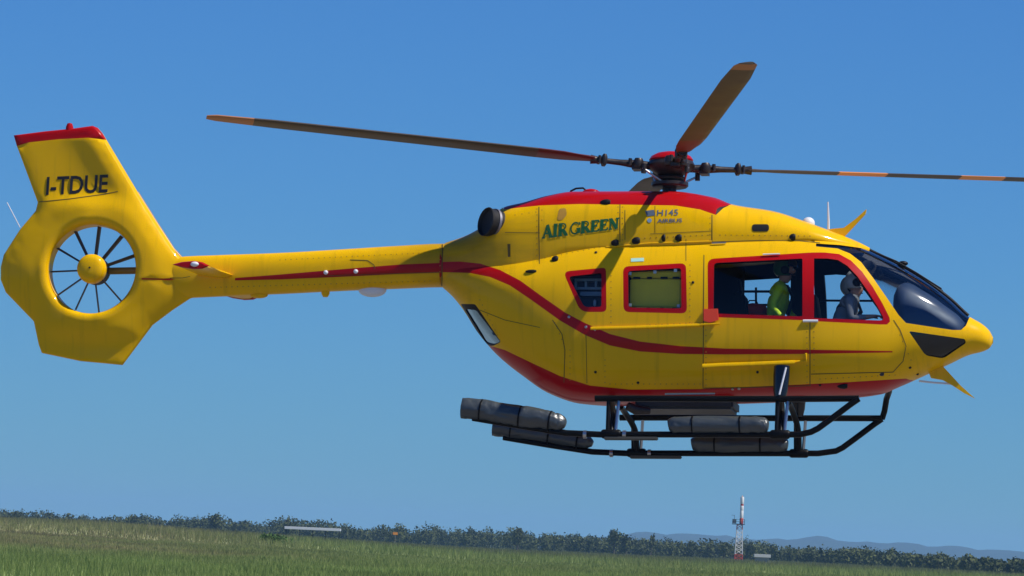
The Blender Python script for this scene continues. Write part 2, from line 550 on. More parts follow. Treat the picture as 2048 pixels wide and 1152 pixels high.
cowl = Loft([
    (886,  488, 574, 540, 0.26, 2.4, 2.4),
    (930,  474, 590, 540, 0.38, 2.4, 2.4),
    (975,  450, 610, 530, 0.50, 2.5, 2.5),
    (1010, 418, 620, 515, 0.57, 2.8, 2.8),
    (1050, 409, 620, 505, 0.61, 2.9, 3.0),
    (1100, 395, 600, 500, 0.63, 2.9, 3.0),
    (1150, 387, 545, 500, 0.64, 2.9, 3.0),
    (1340, 386, 530, 500, 0.64, 2.8, 3.0),
    (1430, 398, 530, 498, 0.62, 2.6, 3.0),
    (1465, 411, 528, 496, 0.60, 2.4, 3.0),
    (1550, 425, 520, 490, 0.56, 2.2, 3.0),
    (1620, 448, 505, 487, 0.50, 2.1, 2.4),
    (1680, 470, 503, 494, 0.36, 2.0, 2.2),
    (1720, 486, 504, 499, 0.20, 2.0, 2.0),
    (1740, 496, 505, 502, 0.06, 2.0, 2.0),
])
cowl.prepare(nu=110, nv=44)
boom = Loft([
    (300,  530, 560, 546, 0.08, 2.2, 2.2),
    (370,  513, 596, 550, 0.13, 2.3, 2.3),
    (420,  511, 594, 550, 0.14, 2.3, 2.3),
    (560,  506, 588, 548, 0.17, 2.3, 2.3),
    (700,  498, 581, 545, 0.205, 2.3, 2.3),
    (800,  492, 577, 540, 0.235, 2.3, 2.3),
    (884,  488, 574, 538, 0.26, 2.3, 2.3),
    (930,  489, 574, 538, 0.25, 2.3, 2.3),
])
boom.prepare(nu=80, nv=40)

stripe = [(870, 524), (920, 523), (960, 527), (1000, 540), (1040, 561), (1080, 590), (1130, 625), (1170, 646), (1220, 668), (1280, 683), (1360, 692), (1450, 697), (1600, 699), (1785, 702),
          (1785, 705), (1600, 708), (1450, 709), (1360, 708), (1280, 703), (1220, 691), (1170, 670), (1120, 641), (1060, 598), (1020, 571), (980, 554), (940, 546), (870, 544)]
W1o = rounded([(1126, 543), (1212, 535), (1213, 624), (1161, 624)], [14, 8, 10, 16])
W1i = rounded([(1137, 553), (1203, 546), (1203, 614), (1168, 614)], [8, 5, 6, 8])
W2o = rounded([(1246, 533), (1372, 526), (1374, 627), (1247, 624)], 12)
W2i = rounded([(1256, 542), (1362, 536), (1363, 617), (1257, 615)], 6)
SDo = rounded([(1415, 518), (1622, 505), (1622, 641), (1416, 634)], [14, 2, 2, 8])
SDi = rounded([(1428, 526), (1605, 517), (1605, 633), (1427, 627)], [7, 4, 4, 4])
CDo = [(1622, 505), (1650, 505), (1678, 508), (1702, 521), (1724, 543), (1745, 573), (1765, 607), (1779, 635), (1780, 643), (1774, 649), (1760, 649), (1622, 642)]
CDi = [(1628, 517), (1655, 517), (1676, 520), (1695, 532), (1715, 553), (1736, 583), (1755, 613), (1766, 634), (1766, 640), (1758, 641), (1628, 636)]
WS = [(1632, 487), (1680, 490), (1722, 496), (1728, 485), (1800, 500), (1890, 560), (1942, 605), (1941, 630), (1932, 651), (1922, 660), (1905, 660), (1812, 646), (1797, 630), (1772, 593), (1747, 557), (1722, 524), (1700, 507), (1675, 497), (1632, 493)]
CH = rounded([(1817, 662), (1930, 678), (1932, 686), (1887, 717), (1851, 711)], [6, 6, 6, 8, 8])
RW = rounded([(930, 618), (952, 620), (1001, 684), (986, 690), (972, 686)], 5)
RWf = rounded([(921, 608), (950, 608), (958, 619), (1002, 684), (986, 692), (970, 690)], 4)
BEL = [(975, 690), (1010, 700), (1060, 724), (1120, 752), (1180, 771), (1260, 779), (1400, 778), (1560, 771), (1700, 764), (1812, 757), (1835, 765), (1830, 800), (1700, 850), (1200, 860), (960, 770)]
SLIDE = [(1408, 510), (1622, 497), (1622, 771), (1406, 776)]
COCK = [(1622, 497), (1660, 497), (1690, 507), (1716, 528), (1738, 556), (1762, 595), (1784, 630), (1800, 660), (1812, 692), (1806, 722), (1786, 744), (1622, 748)]
memb = pod.skin({'stripe': stripe, 'W1o': W1o, 'W1i': W1i, 'W2o': W2o, 'W2i': W2i, 'SDo': SDo, 'SDi': SDi, 'CDo': CDo, 'CDi': CDi,
                 'WS': WS, 'CH': CH, 'RW': RW, 'RWf': RWf, 'BEL': BEL, 'SLIDE': SLIDE, 'COCK': COCK})
holes = memb['W1i'] | memb['W2i'] | memb['SDi'] | memb['CDi'] | memb['WS'] | memb['CH'] | memb['RW']
red = memb['W1o'] | memb['W2o'] | memb['SDo'] | memb['CDo'] | memb['stripe'] | memb['BEL']
# the patch of the pod buried under the tail boom root and roof is simply left in place
midx = np.zeros(len(pod.Fc), int)
midx[red] = 1
midx[memb['RWf']] = 2
pm = [M['yellow'], M['red'], M['black']]
slide = memb['SLIDE'] & ~holes
cock = memb['COCK'] & ~memb['SLIDE'] & ~holes & ~memb['WS']
body_sel = ~holes & ~slide & ~cock
cabin = sub_mesh('cabin_body', pod.P, pod.N, pod.Fc, body_sel, pm, midx, heli, both=True)
sd1, sd2 = sub_mesh('sliding_door', pod.P, pod.N, pod.Fc, slide, pm, midx, heli)
cd1, cd2 = sub_mesh('cockpit_door', pod.P, pod.N, pod.Fc, cock, pm, midx, heli)
# inner skin of the cabin
sub_mesh('cabin_lining', pod.P, pod.N, pod.Fc, (~holes), [M['interior']], None, heli, offset=-0.035, both=True)
def pane(key, mat, parents, name='window_pane'):
    o1, o2 = sub_mesh(name, pod.P, pod.N, pod.Fc, memb[key], [mat], None, parents[0], offset=-0.012)
    o2.parent = parents[1]
    return o1, o2
pane('W1i', M['window'], (heli, heli)); pane('W2i', M['window'], (heli, heli))
pane('SDi', M['window'], (sd1, sd2)); pane('CDi', M['window'], (cd1, cd2))
pane('CH', M['chin'], (heli, heli), 'chin_window')
pane('RW', M['rearglass'], (heli, heli), 'rear_window')
ws = sub_mesh('windshield', pod.P, pod.N, pod.Fc, memb['WS'], [M['windshield']], None, heli, offset=-0.010, both=True)
# rims: the depth of each opening
def rims(key_sel, mat, parent, side, name, depth=0.037):
    f = pod.Fc[key_sel]
    cnt = {}
    for t in f:
        for a, b in ((t[0], t[1]), (t[1], t[2]), (t[2], t[0])):
            k = (min(a, b), max(a, b)); cnt[k] = cnt.get(k, 0) + 1
    V, Q = [], []
    for (a, b), c in cnt.items():
        if c != 1: continue
        pa, pb = pod.P[a], pod.P[b]
        if abs(pa[1]) < 1e-4 and abs(pb[1]) < 1e-4: continue
        k = len(V)
        for p in (pa, pb, pb - pod.N[b] * depth, pa - pod.N[a] * depth):
            V.append(p * [1, side, 1])
        Q.append((k, k + 1, k + 2, k + 3))
    mesh(name, V, Q, mat, parent)
for s_, sdp, cdp in ((1, sd1, cd1), (-1, sd2, cd2)):
    rims(memb['SDi'], M['black'], sdp, s_, 'window_seal')
    rims(memb['CDi'], M['black'], cdp, s_, 'window_seal')
    rims(memb['W1i'], M['black'], heli, s_, 'window_seal')
    rims(memb['W2i'], M['black'], heli, s_, 'window_seal')
    rims(memb['WS'], M['black'], heli, s_, 'windshield_seal')
    rims(memb['CH'], M['black'], heli, s_, 'chin_window_seal')
    rims(memb['RW'], M['black'], heli, s_, 'rear_window_seal')

ROOF = [(1008, 419), (1040, 415), (1080, 411), (1160, 408), (1350, 411), (1400, 419), (1432, 430), (1447, 416), (1462, 409), (1462, 380), (1300, 350), (1100, 360), (1008, 400)]
NOTCH = [(1431, 430), (1447, 416), (1462, 409), (1452, 412), (1440, 414), (1434, 418)]
cm = cowl.skin({'ROOF': ROOF, 'stripe': stripe, 'NOTCH': NOTCH})
ci = np.zeros(len(cowl.Fc), int); ci[cm['ROOF'] | cm['stripe']] = 1; ci[cm['NOTCH']] = 2
sub_mesh('engine_cowling', cowl.P, cowl.N, cowl.Fc, np.ones(len(cowl.Fc), bool), pm, ci, heli, both=True)
bstripe = [(470, 556), (560, 549), (700, 537), (800, 529), (925, 524), (925, 544), (800, 548), (700, 553), (560, 559), (470, 561)]
bm_ = boom.skin({'s': bstripe})
bi = np.zeros(len(boom.Fc), int); bi[bm_['s']] = 1
sub_mesh('tail_boom', boom.P, boom.N, boom.Fc, np.ones(len(boom.Fc), bool), pm, bi, heli, both=True)

# ---------------------------------------------------------------- tail fin with the fan duct
FIN = [(28, 271), (90, 263), (150, 257), (186, 252), (196, 256), (206, 268), (240, 325), (280, 392), (318, 452), (352, 504), (366, 520), (400, 535), (400, 592), (380, 597), (345, 620), (305, 650),
       (245, 730), (160, 722), (84, 706), (78, 690), (68, 643), (12, 585), (2, 560), (2, 535), (8, 510), (40, 460), (72, 422), (76, 405), (52, 340), (34, 292)]
HC = W(188, 540)[[0, 2]]
HR = 91 / 170.0 * 1.005
out2 = np.array([W(*p)[[0, 2]] for p in densify(FIN, 8)])
ang = np.linspace(0, 2 * PI, 65)[:-1]
hole2 = HC + HR * np.stack([np.cos(ang), np.sin(ang)], axis=1)
def seg_dist(p, poly):
    d = np.full(len(p), 1e9)
    for i in range(len(poly)):
        a = poly[i]; b = poly[(i + 1) % len(poly)]
        ab = b - a; t = np.clip(((p - a) @ ab) / (ab @ ab + 1e-12), 0, 1)
        d = np.minimum(d, np.linalg.norm(p - (a + t[:, None] * ab), axis=1))
    return d
bb0, bb1 = out2.min(axis=0), out2.max(axis=0)
gx, gz = np.meshgrid(np.arange(bb0[0], bb1[0], 0.035), np.arange(bb0[1], bb1[1], 0.035))
gp = np.stack([gx.ravel(), gz.ravel()], axis=1)
gp = gp[pip(gp, out2)]
rh = np.linalg.norm(gp - HC, axis=1) - HR
gp = gp[(seg_dist(gp, out2) > 0.125) & (rh > 0.17)]
_tn = np.roll(out2, -1, axis=0) - np.roll(out2, 1, axis=0); _tn /= np.linalg.norm(_tn, axis=1, keepdims=True)
_nn = np.stack([-_tn[:, 1], _tn[:, 0]], axis=1)
if not pip(out2[:1] + _nn[:1] * 0.02, out2)[0]: _nn = -_nn
ins_ = []
for k, e in enumerate((0.004, 0.011, 0.022, 0.038, 0.06, 0.09)):
    q_ = out2 + _nn * e
    q_ = q_[pip(q_, out2)]; q_ = q_[seg_dist(q_, out2) > 0.8 * e]
    q_ = q_[np.linalg.norm(q_ - HC, axis=1) - HR > 0.16]
    ins_.append(q_)
rings_ = [HC + (HR + e) * np.stack([np.cos(ang + k * 0.03), np.sin(ang + k * 0.03)], axis=1) for k, e in enumerate((0.006, 0.018, 0.035, 0.055, 0.08, 0.11, 0.145))]
edge_in = []
ctr_pts = out2
vv = [Vector(p) for p in np.vstack([out2, hole2] + rings_ + ins_ + [gp])]
ee = [(i, (i + 1) % len(out2)) for i in range(len(out2))] + [(len(out2) + i, len(out2) + (i + 1) % 64) for i in range(64)]
TIP = [(20, 296), (60, 286), (120, 280), (180, 278), (214, 280), (214, 230), (20, 230)]
tip2 = [W(*p)[[0, 2]] for p in TIP]
FS = [(290, 560), (330, 560), (475, 556), (475, 562), (330, 563), (290, 563)]
fs2 = [W(*p)[[0, 2]] for p in FS]
for poly in (tip2, fs2):
    b = len(vv); vv += [Vector(p) for p in poly]
    ee += [(b + i, b + (i + 1) % len(poly)) for i in range(len(poly))]
co, _, fc, _, _, _ = delaunay_2d_cdt(vv, ee, [], 0, 1e-4)
co = np.array([(c[0], c[1]) for c in co]); fc = np.array([f for f in fc if len(f) == 3])
cen = co[fc].mean(axis=1)
ok = pip(cen, out2) & (np.linalg.norm(cen - HC, axis=1) > HR * 0.9985)
fc = fc[ok]; cen = cen[ok]
def sstep(a, b, x):
    t = np.clip((x - a) / (b - a), 0, 1); return t * t * (3 - 2 * t)
LE = np.array([W(*p)[[0, 2]] for p in [(196, 256), (206, 268), (240, 325), (280, 392), (318, 452), (352, 504), (366, 520)]])
def le_dist(p):
    d = np.full(len(p), 1e9)
    for i in range(len(LE) - 1):
        a, b = LE[i], LE[i + 1]; ab = b - a
        t = np.clip(((p - a) @ ab) / (ab @ ab), 0, 1)
        d = np.minimum(d, np.linalg.norm(p - (a + t[:, None] * ab), axis=1))
    return d
def half_t(p):
    do = np.maximum(seg_dist(p, out2), 0)
    rh = np.maximum(np.linalg.norm(p - HC, axis=1) - HR, 0)
    dz = p[:, 1] - HC[1]
    upper = sstep(0.72, 0.98, dz)
    lower = sstep(0.66, 0.90, -dz)
    ring = 0.095 + 0.185 * np.exp(-((rh - 0.13) / 0.20) ** 2)
    fin = 0.055 + 0.075 * np.exp(-(le_dist(p) / 0.28) ** 2)
    base = ring * (1 - upper) * (1 - lower) + fin * upper + 0.045 * lower
    edge = 0.012 + np.sqrt(do * 0.055 + 1e-9)
    e2 = 0.012 + np.sqrt(do * 0.16)
    wle = np.exp(-(le_dist(p) / 0.3) ** 2)
    edge = edge * (1 - wle) + e2 * wle
    k = 0.035
    hmix = np.clip(0.5 + 0.5 * (edge - base) / k, 0, 1)
    t = edge * (1 - hmix) + base * hmix - k * hmix * (1 - hmix)
    lip = 0.11
    q = np.clip(rh / lip, 0, 1)
    t = t - lip * 0.8 * (1 - np.sqrt(np.clip(1 - (1 - q) ** 2, 0, 1)))
    return np.maximum(t, 0.008)
t_ = half_t(co)
# relax the thickness field so that no crease follows the corners of the outline
_ed = np.unique(np.sort(np.vstack([fc[:, [0, 1]], fc[:, [1, 2]], fc[:, [0, 2]]]), axis=1), axis=0)
_L = np.linalg.norm(co[_ed[:, 0]] - co[_ed[:, 1]], axis=1) + 1e-6
_free = (seg_dist(co, out2) > 0.03) & (np.linalg.norm(co - HC, axis=1) - HR > 0.10)
for _ in range(11):
    acc = np.zeros(len(co)); wt = np.zeros(len(co))
    for a_, b_ in ((0, 1), (1, 0)):
        np.add.at(acc, _ed[:, a_], t_[_ed[:, b_]] / _L); np.add.at(wt, _ed[:, a_], 1 / _L)
    av = acc / np.maximum(wt, 1e-9)
    t_ = np.where(_free & (wt > 0), 0.4 * t_ + 0.6 * av, t_)
_P = np.stack([co[:, 0], -t_, co[:, 1]], axis=1)
_fn = np.cross(_P[fc[:, 1]] - _P[fc[:, 0]], _P[fc[:, 2]] - _P[fc[:, 0]])
_fn[_fn[:, 1] > 0] *= -1
FN = np.zeros((len(co), 3))
for k in range(3): np.add.at(FN, fc[:, k], _fn)
FN /= np.linalg.norm(FN, axis=1, keepdims=True) + 1e-12
FP = np.stack([co[:, 0], -t_, co[:, 1]], axis=1)
fi = np.zeros(len(fc), int); fi[pip(cen, np.array(tip2))] = 1; fi[pip(cen, np.array(fs2))] = 1
def wind(P, N, t):
    fn = np.cross(P[t[:, 1]] - P[t[:, 0]], P[t[:, 2]] - P[t[:, 0]])
    bad = (fn * N[t].mean(axis=1)).sum(axis=1) < 0
    t = t.copy(); t[bad] = t[bad][:, ::-1]; return t
fcn = wind(FP, FN, fc)
nP = len(FP)
AP = np.vstack([FP, FP * [1, -1, 1]]); AN = np.vstack([FN, FN * [1, -1, 1]])
AF = [tuple(t) for t in fcn] + [tuple(t[::-1] + nP) for t in fcn]
AI = list(fi) + list(fi)
# close the outer edge and the duct
cnt = {}
for t in fcn:
    for a, b in ((t[0], t[1]), (t[1], t[2]), (t[2], t[0])):
        k = (min(a, b), max(a, b)); cnt.setdefault(k, []).append((a, b))
for k, l_ in cnt.items():
    if len(l_) == 1:
        a, b = l_[0]
        AF.append((b, a, a + nP, b + nP)); AI.append(0)
fin_o = mesh('tail_fin', AP, AF, pm, heli, AI, normals=AN)
# separate the wall of the duct (it needs its own shading)
a64 = np.linspace(0, 2 * PI, 65)[:-1]
V = []; Q = []
_yh = float(half_t(HC[None] + [[HR, 0]])[0]) - 0.002
for k, y in enumerate((-_yh, _yh)):
    for a in a64:
        V.append((HC[0] + (HR - 0.002) * math.cos(a), y, HC[1] + (HR - 0.002) * math.sin(a)))
for i in range(64):
    Q.append((i, (i + 1) % 64, 64 + (i + 1) % 64, 64 + i))
duct = mesh('fan_duct', V, Q, M['yellow'], heli, smooth=True)

# fan: hub, ten blades, drive shaft fairing
fan_c = Vector((HC[0], 0, HC[1]))
fan = empty('tail_fan'); fan.parent = heli
bm = bmesh.new()
bm_lathe(bm, [(0, 0.215), (0.05, 0.214), (0.11, 0.205), (0.15, 0.185), (0.172, 0.15), (0.178, 0.10), (0.178, 0.06)], 40, axis_mat(fan_c, (0, -1, 0)))
from_bm('hub_cap', bm, M['yellow'], fan)
bm = bmesh.new()
bm_lathe(bm, [(0.166, 0.07), (0.166, -0.15), (0.12, -0.19), (0, -0.19)], 40, axis_mat(fan_c, (0, -1, 0)))
from_bm('hub', bm, M['black'], fan)
bm = bmesh.new()
bm_lathe(bm, [(0.012, 0.217), (0.012, 0.222), (0, 0.222)], 12, axis_mat(fan_c, (0, -1, 0)))
from_bm('hub_bolt', bm, M['black'], fan)
hubpx = np.array([183.0, 539.0])
for (ex, ey) in [(148, 456), (200, 447), (246, 470), (268, 512), (238, 597), (198, 624), (150, 622), (109, 595), (92, 544), (111, 494)]:
    tipw = W(ex, ey, 0.0)[[0, 2]]
    d = tipw - HC; a = math.atan2(d[1], d[0])
    bm = bmesh.new()
    # twisted thin blade, nearly edge-on to the axis
    rows = []
    for i in range(8):
        r = 0.15 + (HR - 0.012 - 0.15) * i / 7
        tw = math.radians(77 - 5 * i / 7)
        ch = 0.045
        dr = Vector((math.cos(a), 0, math.sin(a))); tn = Vector((-math.sin(a), 0, math.cos(a)))
        ax = Vector((0, -1, 0))
        cd = tn * math.cos(tw) + ax * math.sin(tw)
        nn = tn * math.sin(tw) - ax * math.cos(tw)
        c = fan_c + dr * r
        rows.append([c - cd * ch, c + nn * 0.011, c + cd * ch, c - nn * 0.011])
    vs_ = [[bm.verts.new(p) for p in rw] for rw in rows]
    for i in range(7):
        for k in range(4):
            bm.faces.new((vs_[i][k], vs_[i][(k + 1) % 4], vs_[i + 1][(k + 1) % 4], vs_[i + 1][k]))
    bm.faces.new(vs_[0][::-1]); bm.faces.new(vs_[-1])
    from_bm('fan_blade', bm, M['blade'], fan, smooth=False)
p2 = W(276, 541, 0.10)
tube('drive_shaft_fairing', [fan_c + Vector((0.1, 0.10, 0)), Vector((HC[0] + HR + 0.01, 0.10, p2[2]))], 0.042, paint('brown_fairing', (0.30, 0.16, 0.01), 0.5), fan, squash=1.0)

# small things on the fin
fb = bmesh.new(); bm_lathe(fb, [(0.05, 0), (0.045, 0.05), (0.03, 0.09), (0, 0.10)], 16, Matrix.Translation(WV(139, 262, 0)))
from_bm('beacon', fb, M['red'], heli)
tube('fin_aerial', [WV(40, 455, 0), WV(14, 405, 0)], 0.006, M['white'], heli, seg=6)
tube('leading_edge_strip', [WV(px, py, 0) for px, py in ((274, 386), (311, 445), (346, 499), (366, 521))], 0.024, paint('ochre_edge_strip', (0.45, 0.22, 0.01), 0.4), heli)

# ---------------------------------------------------------------- decals and seams laid on the real surface
def all_bvh():
    V, Q = [], []
    for L in (pod, cowl, boom):
        us, vs, P, q = L.grid(len(L.us), len(L.vs), cosend=(L is pod))
        b = len(V); V += [Vector(p) for p in P]; Q += [tuple(i + b for i in f) for f in q]
    b = len(V); V += [Vector(p) for p in FP]; Q += [tuple(int(i) + b for i in f) for f in fcn]
    return BVHTree.FromPolygons(V, Q)
SURF = all_bvh()
CLV = Vector(CL)
def proj(px, py, off=0.004):
    d = Vector(R3.T @ ray(px, py)).normalized()
    h = SURF.ray_cast(CLV, d)
    if h[0] is None: return None
    n = h[1] if h[1].dot(d) < 0 else -h[1]
    return h[0] + n * off, n

def ribbon(name, pts, w, mat, parent, off=0.003, far=True, step=6):
    pts = densify(pts, step, closed=False)
    V, F = [], []
    prev = None
    for i, p in enumerate(pts):
        a = np.array(pts[max(i - 1, 0)]); b = np.array(pts[min(i + 1, len(pts) - 1)])
        t = b - a; t = t / (np.linalg.norm(t) + 1e-9); n = np.array([-t[1], t[0]]) * w / 2
        A = proj(p[0] + n[0], p[1] + n[1], off); B = proj(p[0] - n[0], p[1] - n[1], off)
        if A is None or B is None: prev = None; continue
        V += [A[0], B[0]]
        k = len(V) - 2
        if prev is not None: F.append((prev, prev + 1, k + 1, k))
        prev = k
    if not F: return None
    o = mesh(name, V, F, mat, parent, smooth=True)
    if far:
        mesh(name, [(v.x, -v.y, v.z) for v in V], [f[::-1] for f in F], mat, parent, smooth=True)
    return o

def patch(name, poly, mat, parent, off=0.005, far=True, thick=0.0):
    P = [proj(*p, off) for p in densify(poly, 10)]
    P = [p[0] for p in P if p is not None]
    n = len(P)
    if n < 3: return None
    tris = tessellate_polygon([[Vector((p.x, p.z, 0)) for p in P]])
    V = [tuple(p) for p in P]; F = [tuple(t) for t in tris]
    if thick:
        V += [(p.x, p.y - thick, p.z) for p in P]
        F = [tuple(i + n for i in f) for f in F] + [(i, (i + 1) % n, n + (i + 1) % n, n + i) for i in range(n)]
    o = mesh(name, V, F, mat, parent)
    if far: mesh(name, [(v[0], -v[1], v[2]) for v in V], F, mat, parent)
    return o

def letters(name, tris2d, verts2d, quad, mat, parent, off=0.005):
    """verts2d in 0..1 x 0..1 mapped on the pixel quad (x0,yb0,x1,yb1,h0,h1)"""
    x0, b0, x1, b1, h0, h1 = quad
    V = []
    for x, y in verts2d:
        px = x0 + (x1 - x0) * x; pb = b0 + (b1 - b0) * x; h = h0 + (h1 - h0) * x
        r = proj(px + 0.06 * h * y, pb - h * y, off)
        V.append(r[0] if r else WV(px, pb - h * y, -0.9))
    return mesh(name, V, tris2d, mat, parent)

def text_mesh(txt, weight=0.02):
    cu = bpy.data.curves.new('lettering', 'FONT'); cu.body = txt; cu.offset = weight; cu.resolution_u = 3
    o = bpy.data.objects.new('lettering', cu); COL.objects.link(o)
    dg = bpy.context.evaluated_depsgraph_get(); dg.update()
    me = bpy.data.meshes.new_from_object(o.evaluated_get(dg))
    bm = bmesh.new(); bm.from_mesh(me)
    bmesh.ops.triangulate(bm, faces=bm.faces)
    v = np.array([(x.co.x, x.co.y) for x in bm.verts]); F = [tuple(q.index for q in f.verts) for f in bm.faces]
    bm.free(); bpy.data.objects.remove(o); bpy.data.curves.remove(cu); bpy.data.meshes.remove(me)
    v = (v - v.min(axis=0)) / (v.max(axis=0) - v.min(axis=0))
    return v, F

v2, F2 = text_mesh('I-TDUE', 0.018)
letters('registration_lettering', F2, v2, (92, 391, 215, 385, 37, 36), M['ink'], fin_o)

# serif lettering drawn with strokes
def serif_text():
    def arc(cx, cy, rx, ry, a0, a1, n=12):
        return [(cx + rx * math.cos(math.radians(a0 + (a1 - a0) * i / n)), cy + ry * math.sin(math.radians(a0 + (a1 - a0) * i / n))) for i in range(n + 1)]
    T, t = 0.29, 0.14
    G = {
        'A': (0.95, [([(0.12, 0), (0.45, 1)], t), ([(0.42, 1), (0.80, 0)], T), ([(0.2, 0.33), (0.7, 0.33)], t), ([(0, 0.03), (0.28, 0.03)], t), ([(0.62, 0.03), (0.98, 0.03)], t)]),
        'I': (0.42, [([(0.2, 0), (0.2, 1)], T), ([(0.02, 0.03), (0.38, 0.03)], t), ([(0.02, 0.97), (0.38, 0.97)], t)]),
        'R': (0.88, [([(0.2, 0), (0.2, 1)], T), ([(0.02, 0.03), (0.38, 0.03)], t), ([(0.02, 0.97), (0.4, 0.97)], t), ([(0.2, 0.97)] + arc(0.42, 0.74, 0.25, 0.23, 90, -90) + [(0.2, 0.51)], 0.12), ([(0.42, 0.5), (0.76, 0.03)], T), ([(0.68, 0.03), (0.9, 0.03)], t)]),
        'G': (0.95, [(arc(0.48, 0.5, 0.38, 0.46, 55, 310, 18), 0.14), ([(0.80, 0.05), (0.80, 0.42)], T), ([(0.58, 0.44), (0.94, 0.44)], t), ([(0.82, 0.72), (0.82, 0.98)], t)]),
        'E': (0.78, [([(0.2, 0), (0.2, 1)], T), ([(0.02, 0.04), (0.70, 0.04)], t), ([(0.02, 0.96), (0.68, 0.96)], t), ([(0.2, 0.52), (0.52, 0.52)], t), ([(0.70, 0.0), (0.70, 0.24)], t), ([(0.67, 0.76), (0.67, 1)], t), ([(0.52, 0.40), (0.52, 0.64)], t)]),
        'N': (0.98, [([(0.18, 0), (0.18, 1)], t), ([(0.16, 1), (0.76, 0)], T), ([(0.78, 0), (0.78, 1)], t), ([(0.02, 0.03), (0.34, 0.03)], t), ([(0.0, 0.97), (0.26, 0.97)], t), ([(0.62, 0.97), (0.94, 0.97)], t)]),
    }
    V, F = [], []
    x = 0
    for ch in 'AIR GREEN':
        if ch == ' ': x += 0.16; continue
        w, st = G[ch]
        for pl, th in st:
            for i in range(len(pl) - 1):
                a = np.array(pl[i]); b = np.array(pl[i + 1]); d = b - a; L = np.linalg.norm(d); d /= L
                n = np.array([-d[1], d[0]]) * th / 2; e = d * (0.02 if len(pl) > 2 else 0)
                k = len(V)
                for q in (a - n - e, b - n + e, b + n + e, a + n - e): V.append((q[0] + x, q[1]))
                F += [(k, k + 1, k + 2, k + 3)]
        x += w + 0.02
    V = np.array(V); V[:, 0] /= x
    return V, F
v3, F3 = serif_text()
_cx = [np.mean([v3[i][0] for i in f]) for f in F3]
_gap = sorted(_cx); _g = max(range(len(_gap) - 1), key=lambda i: (_gap[i + 1] - _gap[i]) if _gap[i] < 0.5 else 0); _thr = (_gap[_g] + _gap[_g + 1]) / 2
for _sel in ([f for f, c in zip(F3, _cx) if c < _thr], [f for f, c in zip(F3, _cx) if c >= _thr]):
    _ids = sorted({i for f in _sel for i in f}); _mp = {i: k for k, i in enumerate(_ids)}
    letters('operator_lettering', [tuple(_mp[i] for i in f) for f in _sel], v3[_ids], (1084, 477, 1239, 457, 26, 21), M['green_letter'], heli, 0.006)
v4, F4 = text_mesh('H145', 0.01)
letters('type_lettering', F4, v4, (1314, 432, 1356, 431, 12, 12), M['greyink'], heli)
v5, F5 = text_mesh('AIRBUS', 0.02)
letters('maker_lettering', F5, v5, (1314, 446, 1364, 445, 8, 8), M['greyink'], heli)
patch('round_emblem', [(1299 + 4.5 * math.cos(a), 441 + 4.5 * math.sin(a)) for a in np.linspace(0, 2 * PI, 13)[:-1]], M['rack'], heli, far=False)
patch('striped_emblem', [(1290, 422), (1308, 420), (1310, 431), (1294, 433)], M['greyink'], heli, far=False)

S_ = M['seam']
for pts, w in [
    ([(1408, 510), (1407, 640), (1406, 776), (1480, 775), (1622, 771)], 1.6), ([(1620, 643), (1620, 771)], 1.8),
    ([(1622, 748), (1786, 744), (1806, 722), (1812, 692), (1800, 660), (1787, 640)], 1.6),
    ([(1078, 414), (1078, 470), (1079, 528)], 1.8), ([(1240, 409), (1240, 484)], 1.5), ([(1424, 430), (1424, 486)], 1.8),
    ([(1105, 640), (1124, 668), (1130, 700), (1128, 765)], 1.6), ([(1172, 668), (1174, 766)], 1.2),
    ([(885, 489), (884, 572)], 2.0), ([(1372, 478), (1372, 522)], 1.2),
    ([(960, 620), (1010, 640), (1080, 655)], 1.2), ([(1250, 420), (1250, 480)], 1.2), ([(1010, 465), (1080, 466)], 1.2),
    ([(1424, 484), (1520, 481), (1600, 482), (1640, 486)], 1.4),
    ([(1300, 468), (1424, 462)], 1.0), ([(1310, 412), (1310, 466)], 1.0),
    ([(340, 556), (365, 556), (380, 553)], 1.2), ([(700, 520), (735, 521), (748, 530), (750, 538)], 1.6), ([(640, 552), (885, 544)], 1.0)]:
    ribbon('panel_seam', pts, w, S_, heli)
ribbon('fin_seam', [(78, 404), (140, 398), (205, 389), (236, 383)], 1.6, S_, fin_o)

# rails and steps that stand proud of the side
def rail(name, pts, r, mat, parent, out=0.03, far=True, squash=1.0, step=18):
    P = [proj(*p, out) for p in densify(pts, step, closed=False)]
    P = [p[0] for p in P if p]
    bm = bmesh.new(); bm_tube(bm, P, r, 8, squash=squash)
    from_bm(name, bm, mat, parent)
    if far:
        bm = bmesh.new(); bm_tube(bm, [(p.x, -p.y, p.z) for p in P], r, 8, squash=squash)
        from_bm(name, bm, mat, parent)
rail('door_step', [(1406, 729), (1500, 726), (1590, 722)], 0.020, M['yellow'], heli, 0.06, squash=1.4)
rail('step_bracket', [(1590, 722), (1612, 720), (1612, 706)], 0.014, M['yellow'], heli, 0.035)
rail('sliding_rail', [(1182, 657), (1270, 655), (1404, 650)], 0.016, M['yellow'], heli, 0.016, squash=1.3)
rail('gutter', [(1212, 494), (1300, 487), (1424, 483)], 0.010, M['yellow'], heli, 0.006)
rail('door_hinge_plate', [(1606, 642), (1636, 642)], 0.016, M['white'], heli, 0.01)
rail('door_grip', [(1424, 489), (1452, 488)], 0.010, M['steel'], heli, 0.02)
rail('window_top_grip', [(1526, 511), (1560, 510)], 0.009, M['white'], heli, 0.02)
patch('placard', [(1262, 517), (1288, 516), (1288, 523), (1262, 524)], M['tape'], heli, far=False)
patch('door_lock', [(1408, 619), (1436, 618), (1438, 640), (1420, 646), (1408, 642)], M['lamp'], sd1, 0.01, far=False, thick=0.03)
rail('lock_lever', [(1402, 650), (1440, 648)], 0.012, M['yellow'], sd1, 0.03, far=False)
